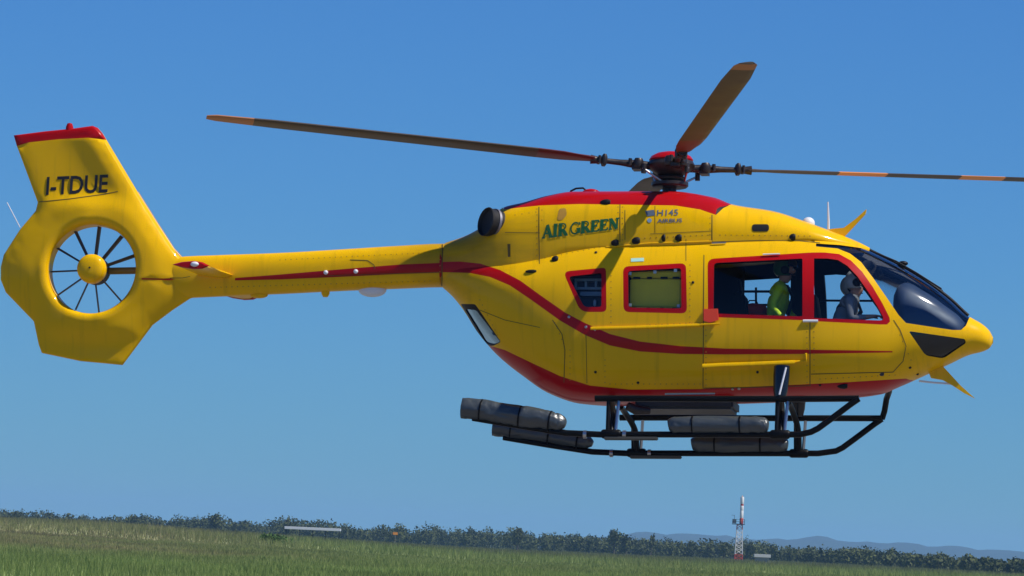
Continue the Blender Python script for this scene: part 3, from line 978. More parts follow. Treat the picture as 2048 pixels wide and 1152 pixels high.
# scoops, vents, screws
def scoop(px, py, w, h, mat=None, name='latch_fairing'):
    r = proj(px, py, 0.0)
    if r is None: return
    p, n = r
    for sgn in (1, -1):
        bm = bmesh.new()
        rows = []
        for i, (dx, s) in enumerate(((-0.5, 0.45), (-0.2, 0.9), (0.2, 1.0), (0.5, 0.7))):
            row = []
            for k in range(7):
                a = PI * k / 6
                row.append(bm.verts.new((p.x + dx * w / 170, sgn * (p.y - 0.034 * s * math.sin(a) + 0.004), p.z + math.cos(a) * h / 340 * s)))
            rows.append(row)
        for i in range(3):
            for k in range(6): bm.faces.new((rows[i][k], rows[i][k + 1], rows[i + 1][k + 1], rows[i + 1][k]))
        bm.faces.new(rows[0]); bm.faces.new(rows[-1])
        from_bm(name, bm, mat or M['black'], heli)
for px, py, w, h in ((1110, 519, 13, 16), (1230, 486, 15, 15), (1272, 482, 16, 17), (1327, 476, 8, 16), (1357, 476, 13, 16), (1585, 474, 12, 14), (1211, 405, 20, 14), (1062, 543, 22, 8), (1685, 771, 20, 14)):
    scoop(px, py, w, h)
patch('air_slot', rounded([(1504, 449), (1538, 449), (1538, 463), (1504, 463)], 6), M['black'], heli, 0.006)
patch('drain_slot', [(1015, 488), (1021, 488), (1021, 514), (1016, 514)], M['seam'], heli)
patch('soot_mark', rounded([(1118, 418), (1132, 416), (1134, 430), (1124, 441), (1114, 440)], 5), paint('brown_stain', (0.42, 0.22, 0.02), 0.6, var=0.3, scale=12), heli, 0.004, far=False)
for px, py in ((1138, 634), (1172, 654), (1190, 659), (1191, 744), (1515, 744), (1276, 765), (1192, 505), (1386, 565), (1640, 770), (1820, 735), (1835, 748)):
    r = proj(px, py, 0.0)
    bm = bmesh.new(); bm_lathe(bm, [(0.016, -0.01), (0.016, 0.008), (0.008, 0.014), (0, 0.014)], 10, axis_mat(r[0], r[1]))
    from_bm('fastener', bm, M['steel'] if py in (634, 654, 659) else M['black'], heli)
# position lamps and blisters of the tail boom
for px, py in ((652, 545), (712, 543)):
    r = proj(px, py, 0.0)
    bm = bmesh.new(); bm_lathe(bm, [(0.026, -0.01), (0.026, 0.02), (0.012, 0.034), (0, 0.036)], 12, axis_mat(r[0], r[1]))
    from_bm('boom_fitting', bm, M['white'], heli)
def blister(px, py, rx, rz, mat, name, ry=0.09):
    bm = bmesh.new()
    bmesh.ops.create_uvsphere(bm, u_segments=20, v_segments=12, radius=1)
    bmesh.ops.transform(bm, matrix=Matrix.Translation(WV(px, py, 0)) @ Matrix.Diagonal((rx, ry, rz, 1)), verts=bm.verts)
    from_bm(name, bm, mat, heli)
blister(745, 580, 0.17, 0.085, M['white'], 'underboom_dome')
blister(518, 590, 0.11, 0.04, M['yellow'], 'underboom_blister', 0.06)
bm = bmesh.new(); bm_tube(bm, [WV(651, 575), WV(651, 588), WV(651, 594)], [0.055, 0.05, 0.028], 14)
from_bm('underboom_stub', bm, M['yellow'], heli)

# tail plane
def tailplane(sgn):
    bm = bmesh.new()
    root = W(396, 549, -0.10); tip = W(350, 530, -1.36)
    rows = []
    for k, (P, ch, ys) in enumerate(((root, 0.44, 0.02), (tip, 0.36, 1.36))):
        row = []
        for xx, zz in ((0, 0), (0.25, 0.024), (0.6, 0.040), (0.85, 0.032), (1, 0), (0.85, -0.03), (0.6, -0.036), (0.25, -0.02)):
            row.append(bm.verts.new((P[0] + xx * ch, -sgn * (ys + (0.08 if k == 0 else 0)), P[2] + zz - xx * 0.015)))
        rows.append(row)
    for k in range(8): bm.faces.new((rows[0][k], rows[0][(k + 1) % 8], rows[1][(k + 1) % 8], rows[1][k]))
    bm.faces.new(rows[0])
    o = from_bm('tailplane', bm, M['yellow'], heli)
    bm = bmesh.new()
    r2 = []
    for yy, s in ((1.359, 1.0), (1.40, 1.12), (1.42, 0.9)):
        row = []
        for xx, zz in ((0, 0), (0.25, 0.03), (0.6, 0.046), (0.85, 0.036), (1.05, 0), (0.85, -0.034), (0.6, -0.042), (0.25, -0.026)):
            row.append(bm.verts.new((tip[0] + 0.19 + (xx - 0.5) * 0.38 * s, -sgn * yy, tip[2] + zz * s - xx * 0.015)))
        r2.append(row)
    for i in range(2):
        for k in range(8): bm.faces.new((r2[i][k], r2[i][(k + 1) % 8], r2[i + 1][(k + 1) % 8], r2[i + 1][k]))
    bm.faces.new(r2[0]); bm.faces.new(r2[-1])
    from_bm('tip_cap', bm, M['red'], o)
    bm = bmesh.new()
    bmesh.ops.create_uvsphere(bm, u_segments=12, v_segments=8, radius=1)
    bmesh.ops.transform(bm, matrix=Matrix.Translation(Vector((tip[0] + 0.25, -sgn * 1.43, tip[2]))) @ Matrix.Diagonal((0.05, 0.03, 0.03, 1)), verts=bm.verts)
    from_bm('position_light', bm, M['white'], o)
tailplane(1); tailplane(-1)

# exhaust pipes
for sgn in (1, -1):
    c = W(986, 450, -0.30 * 1)
    c = Vector((c[0], -sgn * 0.475, c[2] + 0.0))
    d = Vector((-0.80, -sgn * 0.70, 0.16)).normalized()
    bm = bmesh.new()
    bm_lathe(bm, [(0.165, -0.25), (0.168, 0.05), (0.174, 0.065), (0.168, 0.075), (0.156, 0.06), (0.150, 0.03), (0.06, 0.015), (0, 0.012)], 36, axis_mat(c, d))
    ex = from_bm('exhaust_pipe', bm, M['exhaust'], heli)
    bm = bmesh.new()
    bm_lathe(bm, [(0.168, 0.0), (0.178, 0.0), (0.178, -0.03), (0.168, -0.03)], 36, axis_mat(c - d * 0.02, d))
    from_bm('clamp_ring', bm, paint('dull_steel', (0.22, 0.21, 0.24), 0.55, metal=0.8), ex)

# roof details
tube('roof_hoop', [WV(1138, 392), WV(1142, 382), WV(1152, 377), WV(1166, 376), WV(1176, 384)], 0.012, M['black'], heli, seg=8)
blister(1182, 387, 0.11, 0.055, M['red'], 'roof_blister', 0.10)
blister(1617, 447, 0.075, 0.075, M['white'], 'antenna_dome', 0.075)
tube('whip_antenna', [WV(1657, 470), WV(1657, 440), WV(1656, 404)], [0.016, 0.014, 0.008], M['white'], heli, seg=8)
def blade_plate(name, poly, th, mat, y=0.0):
    P = [W(px, py, y) for px, py in poly]
    n = len(P)
    bm = bmesh.new()
    a = [bm.verts.new((p[0], y - th / 2, p[2])) for p in P]; b = [bm.verts.new((p[0], y + th / 2, p[2])) for p in P]
    bm.faces.new(a); bm.faces.new(b[::-1])
    for i in range(n): bm.faces.new((a[i], b[i], b[(i + 1) % n], a[(i + 1) % n]))
    bmesh.ops.recalc_face_normals(bm, faces=bm.faces)
    return from_bm(name, bm, mat, heli, smooth=False)
blade_plate('upper_wire_cutter', [(1640, 462), (1665, 458), (1688, 456), (1712, 438), (1733, 419), (1731, 428), (1708, 453), (1690, 472), (1672, 478)], 0.05, M['yellow'])
blade_plate('lower_wire_cutter', [(1850, 728), (1876, 722), (1900, 748), (1922, 772), (1950, 797), (1928, 786), (1905, 771), (1885, 760), (1862, 756)], 0.05, M['yellow'])
tube('towing_bar', [WV(1838, 762), WV(1865, 765), WV(1905, 768)], 0.012, M['white'], heli, seg=8)
# windshield post and wiper
pp = []
for x in np.linspace(W(1728, 490)[0], W(1936, 634)[0], 26):
    pp.append((x, 0, float(pod.T(x)) - 0.006))
tube('windshield_post', pp, 0.030, M['black'], heli, seg=10, squash=0.8)
wp = [proj(*p, 0.03) for p in ((1752, 511), (1790, 527), (1830, 550), (1880, 582), (1912, 602))]
tube('wiper', [w[0] for w in wp if w], 0.010, M['black'], heli, seg=6)
tube('wiper', [(w[0].x, -w[0].y, w[0].z) for w in wp if w], 0.010, M['black'], heli, seg=6)
blister(1806, 527, 0.06, 0.03, M['black'], 'wiper_pivot', 0.05)

# ---------------------------------------------------------------- rotor
HUBP = WV(1342, 336, 0)
rotor = empty('main_rotor'); rotor.parent = heli
mastb = WV(1338, 392, 0)
bm = bmesh.new()
bm_tube(bm, [mastb - Vector((0, 0, 0.1)), mastb, HUBP], [0.10, 0.085, 0.075], 20)
bm_lathe(bm, [(0, -0.04), (0.20, -0.04), (0.22, -0.02), (0.22, 0.015), (0.14, 0.03), (0, 0.03)], 28, Matrix.Translation(mastb + (HUBP - mastb) * 0.42))
bm_lathe(bm, [(0, -0.02), (0.17, -0.02), (0.18, 0.0), (0.16, 0.025), (0, 0.03)], 28, Matrix.Translation(mastb + (HUBP - mastb) * 0.62))
from_bm('mast', bm, M['headmetal'], rotor)
bm = bmesh.new()
bm_lathe(bm, [(0, -0.10), (0.13, -0.10), (0.20, -0.06), (0.27, -0.01), (0.285, 0.03), (0.26, 0.075), (0.2, 0.085), (0, 0.09)], 36, Matrix.Translation(HUBP))
from_bm('hub', bm, M['headmetal'], rotor)
bm = bmesh.new()
bm_lathe(bm, [(0.255, 0.078), (0.262, 0.095), (0.235, 0.135), (0.17, 0.17), (0.08, 0.19), (0, 0.195)], 36, Matrix.Translation(HUBP))
from_bm('hub_cap', bm, M['red'], rotor)
RB = 5.5
az = math.radians(16)
tips = [W(1492, 126, -math.cos(az) * RB), W(402, 234, -math.sin(az) * RB * 1.0)]
hp = np.array(HUBP)
dirs = []
d0 = tips[0] - hp; d0 /= np.linalg.norm(d0)
d1 = tips[1] - hp; d1 /= np.linalg.norm(d1)
tr = W(2010, 357, math.sin(az) * 4.0); d2 = tr - hp; d2 /= np.linalg.norm(d2)
d3 = np.array([-d0[0], -d0[1], 0]); d3[2] = 0.02; d3 /= np.linalg.norm(d3)
def rotor_blade(d, pitch, cols, cuffcol):
    d = np.array(d); z = np.array([0, 0, 1.0])
    t = np.cross(z, d); t /= np.linalg.norm(t)
    up = np.cross(d, t)
    o_root = hp + d * 0.22
    sec = [(1.0, 0.0), (0.93, 0.045), (0.75, 0.062), (0.4, 0.045), (0.0, 0.004), (0.4, -0.028), (0.75, -0.045), (0.93, -0.036)]
    def ring(r, ch, th, tw):
        c = np.cos(tw) * t + np.sin(tw) * up; n = np.cos(tw) * up - np.sin(tw) * t
        droop = 0.0
        p = hp + d * r
        return [p + c * (a - 0.45) * ch + n * b * ch * th for a, b in sec]
    stations = [0.92, 1.0, 1.12, 1.3, 1.6, 2.0, 2.3, 2.58, 3.1, 3.47, 4.0, 4.3, 4.7, 4.95, 5.2, 5.38, 5.46, 5.5]
    V, F, I = [], [], []
    for r in stations:
        ch = 0.16 + (0.325 - 0.16) * min(1, max(0, (r - 0.92) / 0.45))
        if r > 4.7: ch = 0.325 - (r - 4.7) * 0.10
        if r > 5.4: ch -= (r - 5.4) * 0.9
        tw = pitch - math.radians(1.0) * (r - 2)
        V += ring(r, ch, 2.0 if r < 1.05 else 1.3, tw)
    for i in range(len(stations) - 1):
        for k in range(8):
            F.append((i * 8 + k, i * 8 + (k + 1) % 8, i * 8 + 8 + (k + 1) % 8, i * 8 + 8 + k))
            rm = (stations[i] + stations[i + 1]) / 2
            mi = 0
            for a, b, m_i in cols:
                if a <= rm <= b: mi = m_i
            I.append(mi)
    F.append(tuple(range(8))[::-1]); I.append(0)
    n = len(V); F.append(tuple(range(n - 8, n))); I.append(I[-2])
    o = mesh('rotor_blade', V, F, [M['blade'], M['orange'], M['darkred'], M['tipband']], rotor, I, smooth=True)
    o.data.set_sharp_from_angle(angle=math.radians(50))
    # root cuff and its fittings
    P = lambda r, a=0, b=0: Vector(hp + d * r + t * a + up * b)
    bm = bmesh.new(); bm_tube(bm, [P(0.2), P(0.42), P(0.6), P(0.8), P(0.96)], [0.045, 0.052, 0.036, 0.032, 0.055], 12)
    from_bm('root_cuff', bm, M['headmetal'], o)
    bm = bmesh.new()
    for s in (-1, 1):
        bm_lathe(bm, [(0, -0.055), (0.05, -0.055), (0.06, -0.03), (0.06, 0.03), (0.045, 0.06), (0, 0.065)], 16, axis_mat(P(0.40, s * 0.075), up))
        bm_lathe(bm, [(0, -0.03), (0.022, -0.03), (0.022, 0.05), (0, 0.05)], 10, axis_mat(P(0.50, s * 0.07), up))
    bm_box(bm, P(0.40, 0, -0.05), (0.10, 0.20, 0.04))
    bm_lathe(bm, [(0, -0.09), (0.03, -0.09), (0.03, 0.02), (0, 0.02)], 10, axis_mat(P(0.34, 0.14, -0.03), up))
    from_bm('damper', bm, M['headmetal'], o)
    bm = bmesh.new()
    for s in (-1, 1):
        bm_lathe(bm, [(0, -0.06), (0.02, -0.06), (0.034, -0.03), (0.034, 0.04), (0.02, 0.075), (0, 0.08)], 12, axis_mat(P(0.80, s * 0.04), up))
        bm_lathe(bm, [(0, -0.04), (0.018, -0.04), (0.018, 0.05), (0, 0.05)], 8, axis_mat(P(0.86, s * 0.05), up))
    from_bm('blade_bolts', bm, M['headmetal'], o)
    tube('pitch_link', [P(0.36, 0.15, -0.06), Vector(mastb + (HUBP - mastb) * 0.45) + Vector((d[0], d[1], 0)) * 0.12 + Vector(t) * 0.15], 0.014, M['steel'], o, seg=8)
rotor_blade(d1, math.radians(9), [(5.0, 5.6, 3), (0.9, 1.7, 2)], 0)
rotor_blade(d0, math.radians(8), [(5.2, 5.45, 3), (0.9, 1.5, 2)], 0)
rotor_blade(d2, math.radians(5), [(2.0, 2.58, 1), (3.47, 4.0, 1)], 0)
rotor_blade(d3, math.radians(8), [(5.0, 5.6, 3)], 0)

# ---------------------------------------------------------------- landing gear
YS = 1.12
def both_sides(fn):
    for s in (1, -1): fn(s)
def float_pack(name, pts, rads, parent, seed):
    """folded fabric float: a lumpy roll with creases and puckered ends"""
    from mathutils import noise
    P = [Vector(p) for p in catmull([tuple(p) for p in pts], 9)]
    rr = np.interp(np.linspace(0, 1, len(P)), np.linspace(0, 1, len(rads)), rads)
    V, F = [], []
    seg = 36
    for i, p in enumerate(P):
        t = (P[min(i + 1, len(P) - 1)] - P[max(i - 1, 0)]).normalized()
        a = Vector((0, 1, 0)); b = t.cross(a).normalized()
        for k in range(seg):
            an = 2 * PI * k / seg
            L = i * 0.035
            d = 0.10 * noise.noise((L * 2.2, math.cos(an) * 1.3 + seed * 7, math.sin(an) * 1.3))
            cr = noise.noise((L * 5, an * 2.4 + seed, 3.1 + seed)); d -= 0.10 * max(0, 0.22 - abs(cr)) / 0.22
            fold = math.exp(-((an - 0.9) / 0.10) ** 2) * 0.07
            r = rr[i] * (1 + d - fold)
            V.append(p + a * math.cos(an) * r * 0.92 + b * math.sin(an) * r)
    for i in range(len(P) - 1):
        for k in range(seg): F.append((i * seg + k, i * seg + (k + 1) % seg, (i + 1) * seg + (k + 1) % seg, (i + 1) * seg + k))
    F.append(tuple(range(seg))[::-1]); F.append(tuple(range(len(V) - seg, len(V))))
    o = mesh(name, V, F, M['canvas'], parent, smooth=True)
    o.data.set_sharp_from_angle(angle=math.radians(60))
    return o
def skid_side(s):
    def Q(px, py, y=YS):
        p = W(px, py, -y); return Vector((p[0], s * p[1], p[2]))
    sk = empty('skid'); sk.parent = heli
    e = 0 if s > 0 else 15
    P = [Q(945, 836), Q(1040, 852), Q(1130, 866), Q(1200, 869), Q(1400, 869), Q(1600, 869), Q(1622 + e, 864), Q(1636 + e, 857), Q(1662 + e, 838), Q(1702 + e, 808), Q(1718 + e, 797)]
    tube('skid_tube', P, 0.036, M['gear'], sk, seg=12)
    bm = bmesh.new(); P2 = [Q(1190, 797, YS - 0.06), Q(1300, 797, YS - 0.06), Q(1450, 798, YS - 0.06), Q(1600, 798, YS - 0.06), Q(1718 + e, 797, YS - 0.03)]
    bm_tube(bm, P2, 0.046, 12, squash=0.75)
    from_bm('boarding_step', bm, M['gear'], sk)
    # aft float pack and fore float pack
    float_pack('aft_float_pack', [Q(924, 816), Q(960, 820), Q(1000, 826), Q(1050, 833), Q(1095, 841), Q(1120, 846), Q(1131, 850)],
               [q_ * (1.0 if s > 0 else 0.82) for q_ in (0.118, 0.128, 0.126, 0.128, 0.120, 0.098, 0.04)], sk, 1 if s > 0 else 2)
    float_pack('fore_float_pack', [Q(1337, 852), Q(1350, 850), Q(1400, 850), Q(1460, 850), Q(1512, 850), Q(1530, 852), Q(1537, 853)],
               [0.06, 0.098, 0.104, 0.099, 0.103, 0.088, 0.05], sk, 3 if s > 0 else 4)
    for x in (962, 1040, 1100):
        bm = bmesh.new()
        c = Q(x, 820 + (x - 962) * 0.17); d = (Q(1100, 843) - Q(962, 820)).normalized()
        kq = 1.0 if s > 0 else 0.82
        bm_lathe(bm, [(0.118 * kq, -0.010), (0.129 * kq, -0.008), (0.129 * kq, 0.008), (0.118 * kq, 0.010)], 22, axis_mat(c, d))
        from_bm('float_strap', bm, M['gear'], sk)
    for x in (1385, 1480):
        bm = bmesh.new()
        bm_lathe(bm, [(0.098, -0.010), (0.106, -0.008), (0.106, 0.008), (0.098, 0.010)], 22, axis_mat(Q(x, 850), Vector((1, 0, 0))))
        from_bm('float_strap', bm, M['gear'], sk)
    # cross tubes coming down to the skid
    for (xt, yt, xb, yb, rr) in ((1235, 806, 1222, 868, 0.036), (1572, 802, 1560, 869, 0.036)):
        A = Q(xt, yt, 0.0); A.y = -s * 0.25; B = Q(xb, yb)
        A.z = float(pod.B(A.x)) + 0.0
        mid = Vector((B.x, -s * 0.95, (A.z * 0.55 + B.z * 0.45)))
        tube('cross_tube', [tuple(q) for q in catmull([A, Vector((A.x, -s * 0.6, A.z - 0.02)), mid, B], 5)], rr, M['gear'], sk)
        bm = bmesh.new(); bm_tube(bm, [B + Vector((-0.11, 0, 0)), B + Vector((-0.09, 0, 0)), B + Vector((0.09, 0, 0)), B + Vector((0.11, 0, 0))], [0.044, 0.054, 0.054, 0.044], 14)
        from_bm('saddle_clamp', bm, M['gear'], sk)
        st = Q(xb + 16, 799, YS - 0.06)
        tube('step_strut', [st, B + Vector((0.05, 0.0, 0.02))], 0.020, M['steel'] , sk, seg=8)
        tube('step_strut', [st + Vector((-0.12, 0, 0)), B + Vector((-0.04, 0, 0.02))], 0.024, M['gear'], sk, seg=8)
    for x in (1170, 1249):
        bm = bmesh.new()
        bm_lathe(bm, [(0.036, -0.02), (0.047, -0.02), (0.047, 0.02), (0.036, 0.02)], 16, axis_mat(Q(x, 869), Vector((1, 0, 0))))
        from_bm('tube_collar', bm, M['steel'], sk)
    bm = bmesh.new(); c = Q(1262, 877); bm_box(bm, c, (0.62, 0.11, 0.035))
    from_bm('wear_plate', bm, paint('dusty_wear_plate', (0.09, 0.085, 0.07), 0.8), sk, smooth=False, bevel=0.01)
    return sk
both_sides(skid_side)
# far side front brace that reaches up to the belly
_q = W(1733, 797, -YS)
_e = Vector((_q[0], YS, _q[2]))
tube('toe_brace', [_e, _e + Vector((0.03, -0.03, 0.09)), Vector(W(1773, 798, 1.0)), Vector(W(1778, 784, 0.85)), Vector(W(1780, 768, 0.5))], 0.036, M['gear'], heli)
# belly equipment: cargo hook frame, searchlight
bm = bmesh.new()
bm_box(bm, WV(1375, 812, 0), (1.15, 0.7, 0.14)); 
from_bm('belly_pannier', bm, paint('grey_pannier', (0.03, 0.028, 0.028), 0.5, var=0.3, scale=6), heli, smooth=False, bevel=0.03)
bm = bmesh.new()
for i in range(3): bm_tube(bm, [WV(1330 + i * 2, 788 + i * 6, -0.72), WV(1430, 787 + i * 6, -0.72)], 0.012, 8)
from_bm('belly_pipes', bm, M['steel'], heli)
bm = bmesh.new()
bm_tube(bm, [WV(1255, 812, -0.5), WV(1272, 820, -0.45), WV(1300, 822, -0.4)], [0.05, 0.06, 0.04], 10)
from_bm('hook_fitting', bm, M['headmetal'], heli)
# landing light on the near side ahead of the step
def lamp_fairing(s):
    A = W(1564, 733, -0.97); B = W(1560, 796, -1.02)
    A = Vector((A[0], s * A[1], A[2])); B = Vector((B[0], s * B[1], B[2]))
    bm = bmesh.new(); bm_tube(bm, [A + (A - B).normalized() * 0.01, A, A.lerp(B, 0.3), A.lerp(B, 0.75), B], [0.06, 0.098, 0.10, 0.09, 0.07], 20, squash=0.8)
    o = from_bm('searchlight_housing', bm, paint('gloss_black_housing', (0.004, 0.005, 0.009), 0.25, 0.2), heli)
    if s > 0:
        tube('painted_glint', [A + Vector((0.055, -0.085, -0.02)), B + Vector((0.0, -0.085, 0.03))], 0.012, M['white'], o, seg=8)  # white rod stands in for the glint down the housing edge
    tube('housing_arm', [A.lerp(B, 0.5), A.lerp(B, 0.5) + Vector((0, s * 0.35, 0))], 0.03, M['black'], o, seg=8)
both_sides(lamp_fairing)
for px, py, r in ((1465, 777, 0.016), (1478, 776, 0.018), (1545, 805, 0.02)):
    p = proj(px, py, 0.0)
    if p:
        bm = bmesh.new(); bm_lathe(bm, [(r, -0.01), (r, 0.015), (0, 0.02)], 10, axis_mat(p[0], p[1])); from_bm('belly_fastener', bm, M['steel'], heli)

# ---------------------------------------------------------------- cabin inside
IN = M['interior']
def ibox(name, px0, py0, px1, py1, y0, y1, mat, parent=heli, bevel=0.02):
    a = W(px0, py0, (y0 + y1) / 2); b = W(px1, py1, (y0 + y1) / 2)
    bm = bmesh.new(); bm_box(bm, ((a[0] + b[0]) / 2, (y0 + y1) / 2, (a[2] + b[2]) / 2), (abs(b[0] - a[0]), y1 - y0, abs(a[2] - b[2])))
    return from_bm(name, bm, mat, parent, smooth=False, bevel=bevel)
ibox('cabin_floor', 1200, 744, 1700, 750, -0.62, 0.62, IN)
ibox('cabin_ceiling', 1200, 494, 1640, 500, -0.50, 0.50, IN)
ibox('aft_bulkhead', 1380, 510, 1392, 744, -0.66, 0.66, IN)
ibox('rear_shelf_wall', 1235, 520, 1241, 744, -0.62, 0.62, IN)
# the seats, each a part with cushion and back
def seat(px, y, parent=heli, back=1.0):
    s = empty('seat'); s.parent = parent
    c = W(px, 700, y)
    bm = bmesh.new(); bm_box(bm, (c[0], y, c[2]), (0.48, 0.46, 0.12)); bm_box(bm, (c[0], y, c[2] - 0.16), (0.3, 0.3, 0.22))
    from_bm('cushion', bm, IN, s, bevel=0.03)
    bm = bmesh.new(); bm_box(bm, (c[0] - 0.27, y, c[2] + 0.32 * back), (0.11, 0.46, 0.66 * back), Matrix.Rotation(-0.15, 3, 'Y'))
    from_bm('seat_back', bm, IN, s, bevel=0.03)
    bm = bmesh.new(); bm_box(bm, (c[0] - 0.36, y, c[2] + 0.74 * back), (0.09, 0.27, 0.20), Matrix.Rotation(-0.15, 3, 'Y'))
    from_bm('headrest', bm, IN, s, bevel=0.03)
seat(1678, -0.36); seat(1676, 0.38)
seat(1535, -0.05)
ibox('door_pillar', 1583, 520, 1618, 744, 0.52, 0.70, IN)
ibox('far_side_panel', 1400, 500, 1486, 744, 0.60, 0.72, IN)
for py in (583, 610):
    a = W(1420, py, 0.64); b = W(1600, py, 0.64)
    tube('grab_rail', [a, b], 0.016, M['black'], heli, seg=8)
a = W(1640, 601, 0.55); b = W(1775, 602, 0.55)
tube('grab_rail', [a, b], 0.014, M['black'], heli, seg=8)
tube('grab_rail', [W(1512, 575, 0.64), W(1512, 625, 0.64)], 0.014, M['black'], heli, seg=8)
# instrument panel with glareshield
gl_ = Loft([(1790, 590, 650, 620, 0.28, 2.4, 2.4), (1797, 574, 690, 630, 0.36, 2.6, 2.6), (1812, 566, 705, 640, 0.42, 2.2, 2.6), (1850, 584, 712, 650, 0.40, 2.1, 2.6), (1890, 612, 706, 660, 0.32, 2.1, 2.4), (1925, 640, 700, 670, 0.22, 2.0, 2.0), (1934, 655, 690, 672, 0.12, 2, 2)])
us, vs, gP, gq = gl_.grid(24, 20)
n = len(gP)
gV = np.vstack([gP, gP * [1, -1, 1]]); gF = gq + [tuple(i + n for i in q[::-1]) for q in gq]
e0 = [j for j in range(20)]; gF += [tuple(e0 + [j + n for j in e0[::-1]][1:-1])]
mesh('instrument_panel', gV, gF, M['panel'], heli, smooth=True)

# cargo seen through the two rear windows
def onheli(o):
    o.matrix_world = HM @ o.matrix_local
    return o
def heli_thing(name, loc, label, cat, group=None):
    e = bpy.data.objects.new(name, None); COL.objects.link(e)
    e.matrix_world = HM @ Matrix.Translation(Vector(loc))
    tag(e, label, cat, group)
    return e
def box_in(parent, name, c, s, mat, bevel=0.015):
    bm = bmesh.new(); bm_box(bm, c, s)
    return from_bm(name, bm, mat, parent, smooth=False, bevel=bevel)
p = W(1312, 622, -0.62)
ycase = heli_thing('equipment_case', (p[0], -0.60, p[2]), 'olive yellow equipment case behind the square rear cabin window', 'case')
box_in(ycase, 'case_body', (0.0, 0.0, 0.20), (0.60, 0.20, 0.34), M['case'])
box_in(ycase, 'case_lid', (0.0, 0.0, 0.42), (0.61, 0.21, 0.08), M['case'])
for k, x in enumerate((-0.22, -0.07, 0.10, 0.24)):
    box_in(ycase, 'latch', (x, -0.112, 0.375), (0.085 if k != 1 else 0.06, 0.02, 0.022), M['black'], 0.004)
for k, x in enumerate((-0.24, -0.08, 0.08, 0.22)):
    box_in(ycase, 'foot', (x, -0.08, 0.015), (0.05, 0.06, 0.03), M['black'], 0.004)
p = W(1180, 612, -0.50)
rack = heli_thing('equipment_rack', (p[0], -0.50, p[2]), 'blue grey instrument rack behind the small rearmost side window', 'rack')
for z in (0.20, 0.30):
    box_in(rack, 'shelf_rail', (0.0, -0.02, z), (0.36, 0.10, 0.03), M['rack'], 0.005)
for x in (-0.165, -0.045, 0.075, 0.165):
    box_in(rack, 'upright', (x, -0.022, 0.25), (0.028, 0.10, 0.072), M['rack'], 0.005)
box_in(rack, 'back_panel', (0.0, 0.06, 0.16), (0.42, 0.03, 0.42), M['panel'], 0.005)
box_in(rack, 'drawer', (0.02, -0.02, 0.135), (0.26, 0.10, 0.05), M['rack'], 0.008)
box_in(rack, 'small_bottle', (0.06, -0.03, 0.03), (0.03, 0.04, 0.08), M['white'], 0.01)
for (px, py) in ((1260, 547), (1351, 541), (1260, 610), (1357, 612), (1310, 544)):
    r = WV(px, py, -0.78)
    bm = bmesh.new(); bm_box(bm, r, (0.035, 0.02, 0.035)); from_bm('window_clip', bm, M['white'], heli, smooth=False)
p = W(1505, 640, 0.1)
bag = heli_thing('medical_bag', (p[0], 0.1, p[2]), 'red bag low in the large side door window', 'bag')
bm = bmesh.new(); bm_tube(bm, [(-0.16, 0, 0.06), (-0.13, 0, 0.09), (0.0, 0, 0.10), (0.13, 0, 0.09), (0.16, 0, 0.06)], [0.05, 0.09, 0.10, 0.09, 0.05], 14, wob=0.03)
from_bm('bag_body', bm, M['redbag'], bag)
tube('bag_handle', [(-0.06, 0, 0.19), (-0.04, 0, 0.23), (0.04, 0, 0.23), (0.06, 0, 0.19)], 0.008, M['black'], bag, seg=6)

